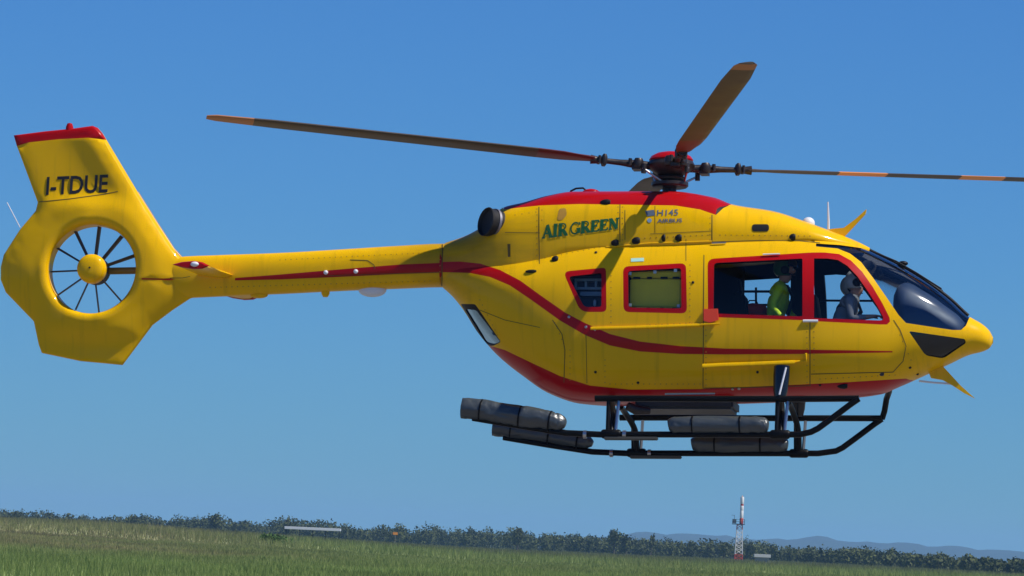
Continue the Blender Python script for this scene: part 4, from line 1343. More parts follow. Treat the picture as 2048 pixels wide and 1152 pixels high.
# ---------------------------------------------------------------- people
def person(loc, label, mats, hmat, arms, lean=0.12, head_fwd=0.03, headphone=False):
    """seated figure, hips at loc, facing +x. mats: (cloth, skin, sleeve)"""
    root = heli_thing('person', loc, label, 'person')
    J = []   # (co, radius, material)
    E = []
    def add(co, r, mi, par=None):
        J.append((co, r, mi)); i = len(J) - 1
        if par is not None: E.append((par, i))
        return i
    pel = add((0, 0, 0.10), 0.135, 0)
    w = add((lean * 0.4, 0, 0.26), 0.125, 0, pel)
    ch = add((lean, 0, 0.44), 0.150, 0, w)
    ub = add((lean * 1.25, 0, 0.53), 0.115, 0, ch)
    nk = add((lean * 1.4 + 0.01, 0, 0.61), 0.055, 1, ub)
    hb = add((lean * 1.5 + head_fwd * 0.5, 0, 0.68), 0.072, 1, nk)
    hd = add((lean * 1.5 + head_fwd, 0, 0.76), 0.092, 1, hb)
    ht = add((lean * 1.5 + head_fwd - 0.01, 0, 0.82), 0.078, 1, hd)
    jw = add((lean * 1.5 + head_fwd + 0.055, 0, 0.685), 0.038, 1, hb)
    ns = add((lean * 1.5 + head_fwd + 0.115, 0, 0.735), 0.014, 1, hd)
    for s in (-1, 1):
        ear = add((lean * 1.5 + head_fwd - 0.005, s * 0.092, 0.745), 0.018, 1, hd)
        hip = add((0.03, s * 0.09, 0.08), 0.095, 3, pel)
        kn = add((0.44, s * 0.12, 0.14), 0.065, 3, hip)
        sh = add((0.50, s * 0.12, -0.10), 0.052, 3, kn)
        an = add((0.47, s * 0.12, -0.29), 0.040, 3, sh)
        ft = add((0.60, s * 0.12, -0.33), 0.036, 3, an)
        shd = add((lean * 1.15, s * 0.185, 0.52), 0.062, 2, ub)
        el, wr = arms[s]
        e_ = add(el, 0.046, 2, shd)
        mid = add(tuple((np.array(el) + np.array(wr)) / 2), 0.040, 2, e_)
        w_ = add(wr, 0.027, 1, mid)
        d = np.array(wr) - np.array(el); d /= np.linalg.norm(d)
        side = np.array([0, 1.0, 0]); up = np.cross(side, d); up /= np.linalg.norm(up)
        if up[2] < 0: up = -up
        pc = np.array(wr) + d * 0.055
        p_ = add(tuple(pc), 0.030, 1, w_)
        for k, (off, L) in enumerate(((-0.028, 0.062), (-0.009, 0.072), (0.010, 0.068), (0.028, 0.052))):
            k0 = add(tuple(pc + d * 0.035 + side * off), 0.0105, 1, p_)
            k1 = add(tuple(pc + d * (0.035 + L * 0.5) + side * off * 1.1 - up * 0.008), 0.0095, 1, k0)
            add(tuple(pc + d * (0.035 + L * 0.85) + side * off * 1.1 - up * 0.035), 0.0085, 1, k1)
        t0 = add(tuple(pc - d * 0.01 - side * s * 0.035 - up * 0.01), 0.012, 1, p_)
        add(tuple(pc + d * 0.035 - side * s * 0.052 - up * 0.022), 0.0095, 1, t0)
    me = bpy.data.meshes.new('body')
    me.from_pydata([j[0] for j in J], E, [])
    o = bpy.data.objects.new('body', me); COL.objects.link(o)
    sk = o.modifiers.new('skin', 'SKIN'); sk.use_smooth_shade = True
    for i, j in enumerate(J):
        me.skin_vertices[0].data[i].radius = (j[1], j[1])
        me.skin_vertices[0].data[i].use_root = (i == 0)
    sb = o.modifiers.new('sub', 'SUBSURF'); sb.levels = 2; sb.render_levels = 2
    dg = bpy.context.evaluated_depsgraph_get(); dg.update()
    nm = bpy.data.meshes.new_from_object(o.evaluated_get(dg))
    bpy.data.objects.remove(o)
    for mm in tuple(mats) + (M['navy'],): nm.materials.append(mm)
    jc = np.array([j[0] for j in J]); jm = np.array([j[2] for j in J])
    pc = np.array([p.center[:] for p in nm.polygons])
    dd = ((pc[:, None, :] - jc[None]) ** 2).sum(axis=2) / (np.array([j[1] for j in J])[None] + 0.03) ** 2
    nm.polygons.foreach_set('material_index', jm[dd.argmin(axis=1)].astype(np.int32))
    nm.polygons.foreach_set('use_smooth', np.ones(len(nm.polygons), bool))
    b = link('body', nm, root)
    hx, hz = lean * 1.5 + head_fwd, 0.775
    for s in (-1, 1):
        bm = bmesh.new(); bmesh.ops.create_uvsphere(bm, u_segments=10, v_segments=8, radius=0.013)
        bmesh.ops.translate(bm, verts=bm.verts, vec=(hx + 0.083, s * 0.032, 0.755))
        from_bm('eye', bm, M['eye'], root)
    bm = bmesh.new(); bm_tube(bm, [(hx + 0.094, -0.022, 0.695), (hx + 0.099, 0, 0.695), (hx + 0.094, 0.022, 0.695)], 0.006, 8)
    from_bm('mouth', bm, paint('lips', (0.35, 0.10, 0.08), 0.5), root)
    # helmet shell: a sphere cut away at the face
    bm = bmesh.new(); bmesh.ops.create_uvsphere(bm, u_segments=28, v_segments=18, radius=1)
    bmesh.ops.transform(bm, matrix=Matrix.Translation((hx - 0.012, 0, hz + 0.005)) @ Matrix.Diagonal((0.142, 0.122, 0.135, 1)), verts=bm.verts)
    kill = [f for f in bm.faces if (f.calc_center_median().x > hx + 0.045 and f.calc_center_median().z < hz + 0.035) or f.calc_center_median().z < hz - 0.10]
    bmesh.ops.delete(bm, geom=kill, context='FACES')
    h = from_bm('helmet', bm, hmat, root)
    sm = h.modifiers.new('thick', 'SOLIDIFY'); sm.thickness = 0.012
    bm = bmesh.new()
    for s in (-1, 1):
        bm_lathe(bm, [(0, 0), (0.046, 0), (0.05, 0.012), (0.04, 0.03), (0, 0.034)], 18, axis_mat((hx - 0.005, s * 0.112, hz - 0.035), (0, s, 0)))
    from_bm('ear_cups', bm, M['black'], h)
    tube('microphone', [(hx + 0.01, -0.125, hz - 0.06), (hx + 0.08, -0.10, hz - 0.09), (hx + 0.115, -0.03, hz - 0.085)], 0.006, M['black'], h, seg=6)
    # harness straps over the shoulders
    for s in (-1, 1):
        tube('harness_strap', [(lean * 0.5 + 0.135, s * 0.07, 0.22), (lean + 0.150, s * 0.075, 0.42), (lean + 0.10, s * 0.085, 0.555), (lean - 0.06, s * 0.08, 0.56)], 0.016, M['black'], root, seg=6)
    # visor pushed up on the brow
    bm = bmesh.new(); bmesh.ops.create_uvsphere(bm, u_segments=24, v_segments=16, radius=1)
    bmesh.ops.transform(bm, matrix=Matrix.Translation((hx - 0.006, 0, hz + 0.008)) @ Matrix.Diagonal((0.150, 0.124, 0.135, 1)), verts=bm.verts)
    kill = [f for f in bm.faces if f.calc_center_median().x < hx + 0.03 or not (hz + 0.0 < f.calc_center_median().z < hz + 0.085)]
    bmesh.ops.delete(bm, geom=kill, context='FACES')
    from_bm('visor', bm, M['visor'], h)
    return root
# arms: elbow and wrist for the right (-y, towards the camera) and left arm
pp_ = W(1668, 694, -0.36)
person((pp_[0], -0.36, pp_[2]), 'pilot in a pale grey helmet and grey suit seated at the cockpit controls', (M['greysuit'], M['skin'], M['greysuit']), M['helmet'],
       {-1: ((0.22, -0.26, 0.30), (0.43, -0.20, 0.33)), 1: ((0.24, 0.24, 0.30), (0.42, 0.22, 0.24))}, lean=0.16, head_fwd=0.03)
pp_ = W(1674, 704, 0.38)
person((pp_[0], 0.38, pp_[2]), 'second flier in a pale helmet on the far cockpit seat', (M['navy'], M['skin'], M['navy']), M['helmet'],
       {-1: ((0.20, -0.25, 0.26), (0.40, -0.18, 0.24)), 1: ((0.20, 0.25, 0.26), (0.38, 0.18, 0.22))}, lean=0.10)
pp_ = W(1545, 668, -0.05)
person((pp_[0], -0.05, pp_[2]), 'crew member in a yellow green high visibility jacket in the side door window', (M['hivis'], M['skin'], M['hivis']), M['greenhelmet'],
       {-1: ((0.02, -0.27, 0.29), (0.16, -0.26, 0.12)), 1: ((0.16, 0.25, 0.28), (0.30, 0.16, 0.16))}, lean=0.08)

# rivet rows along the seams, too small to pick apart
def rivet_row(rows):
    bm = bmesh.new()
    for pts in rows:
        for p in densify(pts, 11, closed=False):
            r = proj(p[0], p[1], 0.0)
            if r is None: continue
            for sg in (1, -1):
                c = Vector((r[0].x, sg * r[0].y, r[0].z)); nn = Vector((r[1].x, sg * r[1].y, r[1].z))
                bm_lathe(bm, [(0.0085, -0.002), (0.007, 0.003), (0, 0.0045)], 6, axis_mat(c, nn))
    return bm
tag(from_bm('rivets', rivet_row([[(1074, 418), (1074, 522)], [(1084, 420), (1084, 440)], [(1236, 414), (1236, 480)], [(1245, 414), (1245, 480)], [(1420, 436), (1420, 480)],
    [(1030, 430), (1072, 424)], [(1090, 516), (1200, 494)], [(1290, 476), (1416, 470)], [(1380, 530), (1380, 645)], [(1222, 540), (1222, 645)],
    [(1210, 720), (1210, 765)], [(1140, 700), (1140, 760)], [(1110, 645), (1128, 690)], [(1412, 660), (1412, 770)], [(1614, 652), (1614, 765)], [(1628, 652), (1628, 742)],
    [(1640, 758), (1790, 750)], [(1220, 768), (1400, 768)], [(900, 500), (900, 515)], [(880, 495), (880, 568)], [(560, 520), (860, 505)], [(420, 575), (860, 562)], [(1440, 470), (1620, 472)],
    [(960, 600), (1000, 680)], [(1300, 650), (1396, 646)], [(1800, 670), (1822, 720)]]), paint('rivet_heads', (0.42, 0.20, 0.003), 0.5), heli), kind='stuff')

# ================================================================== THE PLACE
def G(px, py, dist):
    d = ray(px, py); return CAM + d * (dist / d[1])
def hor(px):
    return 1090 + (px - 1024) * math.tan(ROLL)
def gx_(px, dist):
    return G(px, hor(px), dist)[0]

def Z(x, y):
    """the field swells a little on the left in the middle distance"""
    x = np.asarray(x, float); y = np.maximum(np.asarray(y, float), 1.0)
    t = np.clip((-x / y + 0.012) / 0.115, 0, 1.25)
    ss = np.where(t < 1, t * t * (3 - 2 * t), 1.0)
    a = np.clip((y - 220) / 480, 0, 1); a = a * a * (3 - 2 * a)
    b = 1 - np.clip((y - 950) / 380, 0, 1); b = b * b * (3 - 2 * b)
    return 2.0 * ss * a * b

# ground
gm, n, l, b = new_mat('field_ground')
tc = n.new('ShaderNodeNewGeometry')
sep = n.new('ShaderNodeSeparateXYZ'); l.new(tc.outputs['Position'], sep.inputs[0])
nz = n.new('ShaderNodeTexNoise'); nz.inputs['Scale'].default_value = 0.03; nz.inputs['Detail'].default_value = 8
l.new(tc.outputs['Position'], nz.inputs['Vector'])
nz2 = n.new('ShaderNodeTexNoise'); nz2.inputs['Scale'].default_value = 0.6; nz2.inputs['Detail'].default_value = 6
l.new(tc.outputs['Position'], nz2.inputs['Vector'])
def field_colour(n, l, nz, nz2, sep, b, blades=False):
    # mown green near the runway, dry seeding grass further out on the left
    g = n.new('ShaderNodeMix'); g.data_type = 'RGBA'
    g.inputs['A'].default_value = (0.185, 0.255, 0.072, 1); g.inputs['B'].default_value = (0.30, 0.36, 0.12, 1)
    l.new(nz2.outputs['Fac'], g.inputs['Factor'])
    dry = n.new('ShaderNodeMix'); dry.data_type = 'RGBA'
    dry.inputs['A'].default_value = (0.27, 0.27, 0.10, 1); dry.inputs['B'].default_value = (0.33, 0.29, 0.16, 1)
    l.new(nz2.outputs['Fac'], dry.inputs['Factor'])
    # distance band + side
    r1 = n.new('ShaderNodeMapRange'); r1.interpolation_type = 'SMOOTHSTEP'
    r1.inputs['From Min'].default_value = 210; r1.inputs['From Max'].default_value = 330
    l.new(sep.outputs['Y'], r1.inputs['Value'])
    r2 = n.new('ShaderNodeMapRange'); r2.interpolation_type = 'SMOOTHSTEP'
    r2.inputs['From Min'].default_value = 12; r2.inputs['From Max'].default_value = -10; r2.inputs['To Min'].default_value = 0.25; r2.inputs['To Max'].default_value = 1
    ed = n.new('ShaderNodeMath'); ed.operation = 'MULTIPLY_ADD'; ed.inputs[1].default_value = 0.052
    l.new(sep.outputs['Y'], ed.inputs[0]); l.new(sep.outputs['X'], ed.inputs[2])
    l.new(ed.outputs[0], r2.inputs['Value'])
    mu = n.new('ShaderNodeMath'); mu.operation = 'MULTIPLY'; l.new(r1.outputs[0], mu.inputs[0]); l.new(r2.outputs[0], mu.inputs[1])
    r3 = n.new('ShaderNodeMapRange'); r3.inputs['From Min'].default_value = 0.36; r3.inputs['From Max'].default_value = 0.60; r3.inputs['To Min'].default_value = 0.45
    l.new(nz.outputs['Fac'], r3.inputs['Value'])
    mu2 = n.new('ShaderNodeMath'); mu2.operation = 'MULTIPLY'; l.new(mu.outputs[0], mu2.inputs[0]); l.new(r3.outputs[0], mu2.inputs[1])
    mx = n.new('ShaderNodeMix'); mx.data_type = 'RGBA'
    l.new(mu2.outputs[0], mx.inputs['Factor']); l.new(g.outputs['Result'], mx.inputs['A']); l.new(dry.outputs['Result'], mx.inputs['B'])
    # darker rough growth towards the wood, and broad patches
    fr_ = n.new('ShaderNodeMapRange'); fr_.interpolation_type = 'SMOOTHSTEP'
    fr_.inputs['From Min'].default_value = 520; fr_.inputs['From Max'].default_value = 800; fr_.inputs['To Max'].default_value = 0.75
    l.new(sep.outputs['Y'], fr_.inputs['Value'])
    m3 = n.new('ShaderNodeMix'); m3.data_type = 'RGBA'; m3.inputs['B'].default_value = (0.145, 0.15, 0.065, 1)
    l.new(fr_.outputs[0], m3.inputs['Factor']); l.new(mx.outputs['Result'], m3.inputs['A'])
    pt = n.new('ShaderNodeTexNoise'); pt.inputs['Scale'].default_value = 0.09; pt.inputs['Detail'].default_value = 4
    gp_ = n.new('ShaderNodeNewGeometry'); l.new(gp_.outputs['Position'], pt.inputs['Vector'])
    pr = n.new('ShaderNodeMapRange'); pr.inputs['From Min'].default_value = 0.35; pr.inputs['From Max'].default_value = 0.65; pr.inputs['To Min'].default_value = 0.72; pr.inputs['To Max'].default_value = 1.15
    l.new(pt.outputs['Fac'], pr.inputs['Value'])
    m4 = n.new('ShaderNodeVectorMath'); m4.operation = 'SCALE'; l.new(m3.outputs['Result'], m4.inputs[0]); l.new(pr.outputs[0], m4.inputs['Scale'])
    l.new(m4.outputs[0], b.inputs['Base Color'])
    b.inputs['Roughness'].default_value = 0.85; b.inputs['Specular IOR Level'].default_value = 0.2
field_colour(n, l, nz, nz2, sep, b)
gv, gf = [], []
ys = [-200, -50, 0, 60, 120, 200] + list(range(240, 1400, 40)) + [1500, 2500, 4500, 8000, 12000]
xs = [-6000, -2500, -900, -500] + list(range(-300, 301, 15)) + [500, 900, 2500, 6000]
for y in ys:
    for x in xs: gv.append((x, y, float(Z(x, y))))
for i in range(len(ys) - 1):
    for j in range(len(xs) - 1):
        a = i * len(xs) + j; gf.append((a, a + 1, a + 1 + len(xs), a + len(xs)))
tag(mesh('ground', gv, gf, gm, smooth=True), kind='structure')

# concrete apron out of view, added to bounce warm light onto the helicopter
cm_, n, l, b = new_mat('bounce_concrete')
tc = n.new('ShaderNodeNewGeometry'); nz = n.new('ShaderNodeTexNoise'); nz.inputs['Scale'].default_value = 0.4; nz.inputs['Detail'].default_value = 8
l.new(tc.outputs['Position'], nz.inputs['Vector']); rp = n.new('ShaderNodeMix'); rp.data_type = 'RGBA'
rp.inputs['A'].default_value = (0.165, 0.153, 0.136, 1); rp.inputs['B'].default_value = (0.24, 0.225, 0.195, 1)
l.new(nz.outputs['Fac'], rp.inputs['Factor']); l.new(rp.outputs['Result'], b.inputs['Base Color']); b.inputs['Roughness'].default_value = 0.9
tag(mesh('bounce_apron', [(-400, -120, 0.004), (400, -120, 0.004), (400, 118, 0.004), (-400, 118, 0.004)], [(0, 1, 2, 3)], cm_), kind='structure')

# grass blades in a broad wedge ahead of the camera
def grass(name, y0, y1, count, h0, h1, wd, seed):
    rg = np.random.default_rng(seed)
    yy = np.sqrt(rg.uniform(y0 ** 2, y1 ** 2, count))
    xx = rg.uniform(-1, 1, count) * (yy * 0.135 + 6)
    clump = np.sin(xx * 0.9 + np.sin(yy * 0.05) * 2) * 0.5 + np.sin(xx * 0.23 + yy * 0.031) * 0.5
    hh = rg.uniform(h0, h1, count) * (1 + 0.30 * clump)
    th = rg.uniform(0, PI, count); lean = rg.normal(0, 0.22, (count, 2)) * hh[:, None]
    w = wd * rg.uniform(0.6, 1.3, count) * (yy / y0)
    A = np.stack([xx - np.cos(th) * w, yy - np.sin(th) * w, np.zeros(count)], 1)
    B = np.stack([xx + np.cos(th) * w, yy + np.sin(th) * w, np.zeros(count)], 1)
    C = np.stack([xx + lean[:, 0], yy + lean[:, 1], hh], 1)
    z_ = Z(xx, yy)
    for q_ in (A, B, C): q_[:, 2] += z_ - 0.02
    V = np.stack([A, B, C], 1).reshape(-1, 3)
    me = bpy.data.meshes.new(name)
    me.vertices.add(len(V)); me.vertices.foreach_set('co', V.ravel())
    me.loops.add(count * 3); me.loops.foreach_set('vertex_index', np.arange(count * 3, dtype=np.int32))
    me.polygons.add(count); me.polygons.foreach_set('loop_start', np.arange(0, count * 3, 3, dtype=np.int32))
    me.update(calc_edges=True)
    at = me.attributes.new('tone', 'FLOAT', 'FACE'); at.data.foreach_set('value', rg.uniform(0, 1, count))
    me.materials.append(blade_m)
    return tag(link(name, me), kind='stuff')
blade_m, n, l, b = new_mat('grass_blades')
tc = n.new('ShaderNodeNewGeometry')
sep = n.new('ShaderNodeSeparateXYZ'); l.new(tc.outputs['Position'], sep.inputs[0])
nz = n.new('ShaderNodeTexNoise'); nz.inputs['Scale'].default_value = 0.03; nz.inputs['Detail'].default_value = 8
l.new(tc.outputs['Position'], nz.inputs['Vector'])
at = n.new('ShaderNodeAttribute'); at.attribute_name = 'tone'
class _S: pass
fake = _S(); fake.outputs = {'Fac': at.outputs['Fac']}
field_colour(n, l, nz, fake, sep, b)
o_ = n['Material Output']
tl = n.new('ShaderNodeBsdfTranslucent'); l.new(b.inputs['Base Color'].links[0].from_socket, tl.inputs['Color'])
ms = n.new('ShaderNodeMixShader'); ms.inputs[0].default_value = 0.5
l.new(b.outputs[0], ms.inputs[1]); l.new(tl.outputs[0], ms.inputs[2]); l.new(ms.outputs[0], o_.inputs['Surface'])
grass('grass', 130, 420, 240000, 0.16, 0.46, 0.020, 5)
grass('tall_grass', 420, 1150, 130000, 0.45, 0.95, 0.05, 6)

# foliage
def leafm(name, c0, c1):
    m, n, l, b = new_mat(name)
    at = n.new('ShaderNodeAttribute'); at.attribute_name = 'tone'
    mx = n.new('ShaderNodeMix'); mx.data_type = 'RGBA'; mx.inputs['A'].default_value = c0 + (1,); mx.inputs['B'].default_value = c1 + (1,)
    l.new(at.outputs['Fac'], mx.inputs['Factor']); l.new(mx.outputs['Result'], b.inputs['Base Color'])
    b.inputs['Roughness'].default_value = 0.75; b.inputs['Specular IOR Level'].default_value = 0.25
    return m
leaf = leafm('tree_leaves', (0.022, 0.032, 0.009), (0.092, 0.106, 0.026))
bark = paint('bark', (0.07, 0.055, 0.04), 0.9, var=0.3, scale=2)
def crown_quads(rg, cx, cy, z0, h, r, nq, size, lobes=5):
    """leaf clumps spread over several lobes"""
    LC = []
    for _ in range(lobes):
        a = rg.uniform(0, 2 * PI); q = rg.uniform(0, 0.55) * r
        LC.append((cx + q * math.cos(a), cy + q * math.sin(a), z0 + h * rg.uniform(0.25, 0.72), r * rg.uniform(0.38, 0.62), h * rg.uniform(0.22, 0.34)))
    LC.append((cx, cy, z0 + h * 0.45, r * 0.7, h * 0.42))
    LC = np.array(LC)
    k = rg.integers(0, len(LC), nq)
    d = rg.normal(size=(nq, 3)); d /= np.linalg.norm(d, axis=1, keepdims=True)
    rad = rg.uniform(0.55, 1.08, nq)[:, None]
    c = LC[k][:, :3] + d * rad * LC[k][:, [3, 3, 4]]
    c[:, 2] = np.maximum(c[:, 2], 0.2)
    a = rg.normal(size=(nq, 3)); a /= np.linalg.norm(a, axis=1, keepdims=True)
    b = np.cross(a, d + 0.3 * rg.normal(size=(nq, 3))); b /= np.linalg.norm(b, axis=1, keepdims=True) + 1e-9
    s = size * rg.uniform(0.6, 1.3, nq)[:, None]
    return np.stack([c - a * s, c - b * s * 0.7, c + a * s, c + b * s * 0.7], 1).reshape(-1, 3)
def quads_mesh(name, V, mat, rg, parent=None):
    nq = len(V) // 4
    me = bpy.data.meshes.new(name)
    me.vertices.add(len(V)); me.vertices.foreach_set('co', V.astype(np.float32).ravel())
    me.loops.add(nq * 4); me.loops.foreach_set('vertex_index', np.arange(nq * 4, dtype=np.int32))
    me.polygons.add(nq); me.polygons.foreach_set('loop_start', np.arange(0, nq * 4, 4, dtype=np.int32))
    me.update(calc_edges=True)
    at = me.attributes.new('tone', 'FLOAT', 'FACE'); at.data.foreach_set('value', rg.uniform(0, 1, nq).astype(np.float32))
    me.materials.append(mat)
    return link(name, me, parent)
rg = np.random.default_rng(11)
hts = pchip([-400, 0, 60, 130, 200, 260, 330, 430, 500, 560, 650, 720, 800, 930, 1000, 1035, 1070, 1200, 1240, 1280, 1340, 1400, 1450, 1510, 1560, 1700, 1800, 1950, 2048, 2500],
            [30, 32, 34, 30, 23, 34, 31, 40, 28, 41, 38, 29, 39, 37, 37, 44, 33, 33, 38, 28, 31, 31, 38, 37, 27, 29, 28, 22, 18, 18])
VV = []; TT = []
for i in range(1150):
    px = rg.uniform(-350, 2400)
    near = float(np.interp(px, [1000, 1500, 1800, 2100], [1350, 1250, 1000, 820]))
    dist = rg.uniform(near, 1900) if px < 1300 or rg.uniform() < 0.45 else rg.uniform(near, near + 260)
    top = float(hts(px)) * rg.uniform(0.55, 1.04)
    h = 1.7 + top * dist / FPX
    r = h * rg.uniform(0.35, 0.65)
    TT.append(np.clip(rg.uniform(0, 1, 170) * 0.6 + rg.uniform(-0.05, 0.4), 0, 1))
    VV.append(crown_quads(rg, gx_(px, dist), dist, -0.12 * h, h * 1.12, r, 170, 0.42))
fo_ = tag(quads_mesh('forest', np.vstack(VV), leaf, rg), kind='stuff')
fo_.data.attributes['tone'].data.foreach_set('value', np.concatenate(TT).astype(np.float32))
# trees that stand out of the mass
def tree(px, py_top, dist, r, label, grp='trees standing out of the wood edge', lean=0.0, nq=420, crown0=0.18):
    h = 1.7 + (hor(px) - py_top) * dist / FPX
    x = gx_(px, dist)
    t = empty('tree', (x, dist, 0)); tag(t, label, 'tree', grp)
    bm = bmesh.new()
    bm_tube(bm, [(0, 0, -0.2), (lean * 0.3, 0, h * 0.3), (lean * 0.7, 0, h * 0.6), (lean, 0, h * 0.85)], [0.28, 0.22, 0.13, 0.04], 8)
    for k in range(5):
        a = k * 2.4; z = h * (0.3 + 0.1 * k)
        bm_tube(bm, [(lean * z / h, 0, z), (lean * z / h + math.cos(a) * r * 0.6, math.sin(a) * r * 0.6, z + h * 0.14)], [0.09, 0.03], 6)
    from_bm('trunk', bm, bark, t)
    V = crown_quads(rg, 0, 0, h * crown0, h * (1 - crown0), r, nq, 0.36, 8)
    V[:, 0] += lean * V[:, 2] / h
    quads_mesh('crown', V, leaf, rg, t)
tree(1228, 1054, 1250, 2.2, 'tallest dark tree of the wood edge, left of centre between helicopter skids and mast', nq=520)
tree(1252, 1062, 1255, 2.0, 'broad dark tree just right of the tallest tree of the wood edge')
tree(1300, 1060, 1245, 0.9, 'thin tree leaning to the right beside the tall dark pair', lean=0.9, nq=160)
tree(262, 1022, 1250, 2.6, 'rounded tree at the left of the wood edge, under the tail fan')
tree(430, 1022, 1260, 2.2, 'bushy crown in the left wood edge, below the tail boom')
tree(575, 1028, 1260, 2.6, 'domed tree right above the long thin white roof')
tree(1035, 1050, 1255, 2.0, 'round tree below the rear end of the skids')
tree(1448, 1077, 1240, 2.6, 'low wide tree directly left of the red and white mast')
tree(1500, 1083, 1240, 2.2, 'low tree directly right of the red and white mast')
tree(2032, 1114, 1100, 2.4, 'dark tree at the right edge of the picture')
tree(30, 1016, 1250, 2.3, 'dark crown at the far left end of the wood edge')
# shrubs in the field
rgs = np.random.default_rng(3)
sx = gx_(545, 500); sb_ = empty('shrub', (sx, 500, float(Z(sx, 500)))); tag(sb_, 'low green shrub in the dry grass below the long white roof', 'shrub')
quads_mesh('crown', crown_quads(rgs, 0, 0, 0.0, 1.3, 2.2, 360, 0.16, 7), leafm('shrub_leaves', (0.04, 0.09, 0.015), (0.08, 0.15, 0.03)), rgs, sb_)
bm = bmesh.new()
for k in range(5): bm_tube(bm, [(0, 0, 0), (math.cos(k * 1.3) * 0.6, math.sin(k * 1.3) * 0.4, 0.7)], [0.03, 0.012], 6)
from_bm('stem', bm, bark, sb_)

# far hills
hp_ = [(-800, 16), (600, 18), (900, 10), (1050, 12), (1180, 24), (1245, 36), (1300, 43), (1400, 44), (1480, 41), (1540, 38), (1585, 44), (1615, 51), (1650, 49), (1690, 43), (1800, 44), (1900, 41), (2048, 37), (2400, 33), (3000, 20)]
hf = pchip([a for a, _ in hp_], [b for _, b in hp_])
HV, HF = [], []
HD = 9000
pxs = np.linspace(-800, 3000, 190)
prof = [(-500, 0.0), (-330, 0.35), (-170, 0.75), (0, 1.0), (250, 0.7), (600, 0.0)]
for px in pxs:
    H = 1.7 + (0.86 * float(hf(px)) + 1.2 * math.sin(px * 0.05) + 0.8 * math.sin(px * 0.131)) * HD / FPX
    for dy, k in prof:
        HV.append((gx_(px, HD), HD + dy, max(H * k * (1 + 0.05 * math.sin(px * 0.07 + dy)), 0) - (0.5 if k == 0 else 0)))
np_ = len(prof)
for i in range(len(pxs) - 1):
    for j in range(np_ - 1):
        a = i * np_ + j; HF.append((a, a + np_, a + np_ + 1, a + 1))
tag(mesh('hills', HV, HF, paint('hill_woods', (0.018, 0.032, 0.022), 0.95, var=0.3, scale=0.01), smooth=True), kind='structure')

# mast with a white radome tube
TD = 1100.0
mx_ = gx_(1477, TD)
mast = empty('antenna_mast', (mx_, TD, 0)); tag(mast, 'red and white lattice mast with a white tube on top, rising from the wood edge', 'mast')
pm_ = FPX / TD
def zt(py): return 1.7 + (hor(1478) - py) / pm_
zb = [0, 1.9, 7.4, 8.9]
hwid = lambda z: 0.95 - 0.35 * z / 9.0
def leg_pt(c, z): w_ = hwid(z); return (c[0] * w_, c[1] * w_, z)
corners = [(-1, -1), (1, -1), (1, 1), (-1, 1)]
for c in corners:
    for a, b, mt in ((0, 1.9, 'mastred'), (1.9, 7.7, 'mastwhite'), (7.7, 8.9, 'mastred')):
        tube('leg', [leg_pt(c, a), leg_pt(c, b)], 0.09, M[mt], mast, seg=6)
levels = [0.1, 1.0, 1.9, 3.0, 4.0, 5.0, 6.0, 7.0, 8.0, 8.8]
for i in range(len(levels) - 1):
    a, b = levels[i], levels[i + 1]
    mt = M['mastred'] if b <= 1.95 or a >= 7.9 else M['mastwhite']
    bm = bmesh.new()
    for k in range(4):
        c0, c1 = corners[k], corners[(k + 1) % 4]
        bm_tube(bm, [leg_pt(c0, a), leg_pt(c1, b)], 0.045, 5); bm_tube(bm, [leg_pt(c1, a), leg_pt(c0, b)], 0.045, 5)
        bm_tube(bm, [leg_pt(c0, b), leg_pt(c1, b)], 0.05, 5)
    from_bm('bracing', bm, mt, mast)
bm = bmesh.new(); bm_box(bm, (-0.3, 0, 8.95), (2.9, 2.0, 0.16)); from_bm('platform', bm, M['black'], mast, smooth=False)
bm = bmesh.new()
for x in (-1.7, -0.9, 0.0, 0.6, 1.1):
    for y in (-0.95, 0.95): bm_tube(bm, [(x, y, 9.0), (x, y, 10.1)], 0.03, 5)
for y in (-0.95, 0.95):
    for z in (9.55, 10.1): bm_tube(bm, [(-1.7, y, z), (1.1, y, z)], 0.03, 5)
bm_tube(bm, [(1.1, -0.95, 10.1), (1.1, 0.95, 10.1)], 0.03, 5)
from_bm('railing', bm, M['black'], mast)
bm = bmesh.new(); bm_box(bm, (-1.3, 0, 9.6), (0.8, 0.5, 0.9)); bm_box(bm, (-1.6, 0, 11.0), (0.8, 0.1, 0.08)); bm_tube(bm, [(-1.3, 0, 9), (-1.3, 0, 11)], 0.05, 6)
from_bm('equipment_box', bm, paint('slate_box', (0.07, 0.09, 0.11), 0.6), mast, smooth=False)
for a, b, mt, rr in ((9.0, 10.4, 'mastred', 0.44), (10.4, 12.2, 'mastwhite', 0.42), (12.2, 13.3, 'mastwhite', 0.42), (13.3, 13.75, 'mastred', 0.36), (13.75, 15.4, 'mastwhite', 0.42)):
    bm = bmesh.new(); bm_lathe(bm, [(0, a), (rr * 0.96, a), (rr, a + 0.05), (rr, b - 0.08), (rr * 0.9, b), (0, b)], 20, Matrix.Translation((0.35, 0, 0)))
    from_bm('tube_section', bm, M[mt], mast)
bm = bmesh.new(); bm_lathe(bm, [(0.1, 15.4), (0.1, 15.6), (0, 15.7)], 10, Matrix.Translation((0.35, 0, 0))); from_bm('obstruction_light', bm, M['orange'], mast)

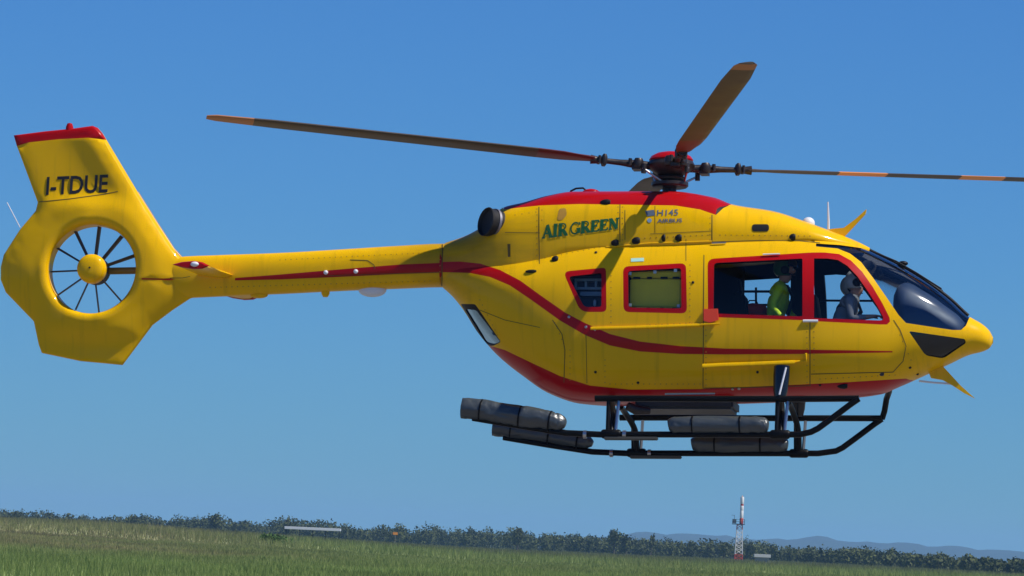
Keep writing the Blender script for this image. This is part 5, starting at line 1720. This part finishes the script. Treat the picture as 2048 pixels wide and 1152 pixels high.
# long shed, small hut, orange marker
SD_ = 900.0; q = FPX / SD_
x0, x1 = gx_(569, SD_), gx_(681, SD_)
shed = empty('open_shelter', ((x0 + x1) / 2, SD_, 0)); tag(shed, 'long low open shelter with a thin white roof in front of the left wood', 'shed')
L = x1 - x0
zt_ = 1.7 + (hor(625) - 1054) / q
bm = bmesh.new(); bm_box(bm, (0, 0, zt_ - 0.30), (L, 3.4, 0.52)); from_bm('roof', bm, M['white'], shed, smooth=False, bevel=0.04)
for x in np.linspace(-L / 2 + 0.3, L / 2 - 0.3, 5):
    for y in (-1.5, 1.5):
        bm = bmesh.new(); bm_box(bm, (x, y, (zt_ - 0.43) / 2), (0.09, 0.09, zt_ - 0.43)); from_bm('post', bm, M['interior'], shed, smooth=False)
x0, x1 = gx_(1508, SD_), gx_(1541, SD_)
hut = empty('small_hut', ((x0 + x1) / 2, SD_, 0)); tag(hut, 'small white topped hut in the grass right of the mast', 'hut')
zt_ = 1.7 + (hor(1524) - 1108) / q
bm = bmesh.new(); bm_box(bm, (0, 0, zt_ - 0.3), (x1 - x0, 1.8, 0.62)); from_bm('roof', bm, M['shed'], hut, smooth=False, bevel=0.04)
bm = bmesh.new(); bm_box(bm, (0, 0, (zt_ - 0.61) / 2), (x1 - x0 - 0.5, 1.4, zt_ - 0.61)); from_bm('wall', bm, M['wall'], hut, smooth=False)
mk = empty('field_marker', (gx_(790, SD_), SD_, 0)); tag(mk, 'tiny orange marker board on a post right of the long white roof', 'marker')
zt_ = 1.7 + (hor(790) - 1064) / q
bm = bmesh.new(); bm_box(bm, (0, 0, zt_ - 0.25), (0.9, 0.1, 0.5)); from_bm('board', bm, M['orange'], mk, smooth=False)
tube('post', [(0, 0, 0), (0, 0, zt_ - 0.3)], 0.05, M['wall'], mk, seg=6)

# the air between
HZ = bpy.data.materials.new('haze_air'); HZ.use_nodes = True
n = HZ.node_tree.nodes; l = HZ.node_tree.links; n.clear()
pv = n.new('ShaderNodeVolumePrincipled'); pv.inputs['Density'].default_value = 9e-5
pv.inputs['Color'].default_value = (0.32, 0.60, 1.0, 1)
oo = n.new('ShaderNodeOutputMaterial'); l.new(pv.outputs[0], oo.inputs['Volume'])
bm = bmesh.new(); bm_box(bm, (0, 6200, 40), (14000, 13200, 82))
hz = from_bm('haze', bm, HZ, None, smooth=False); tag(hz, kind='stuff')
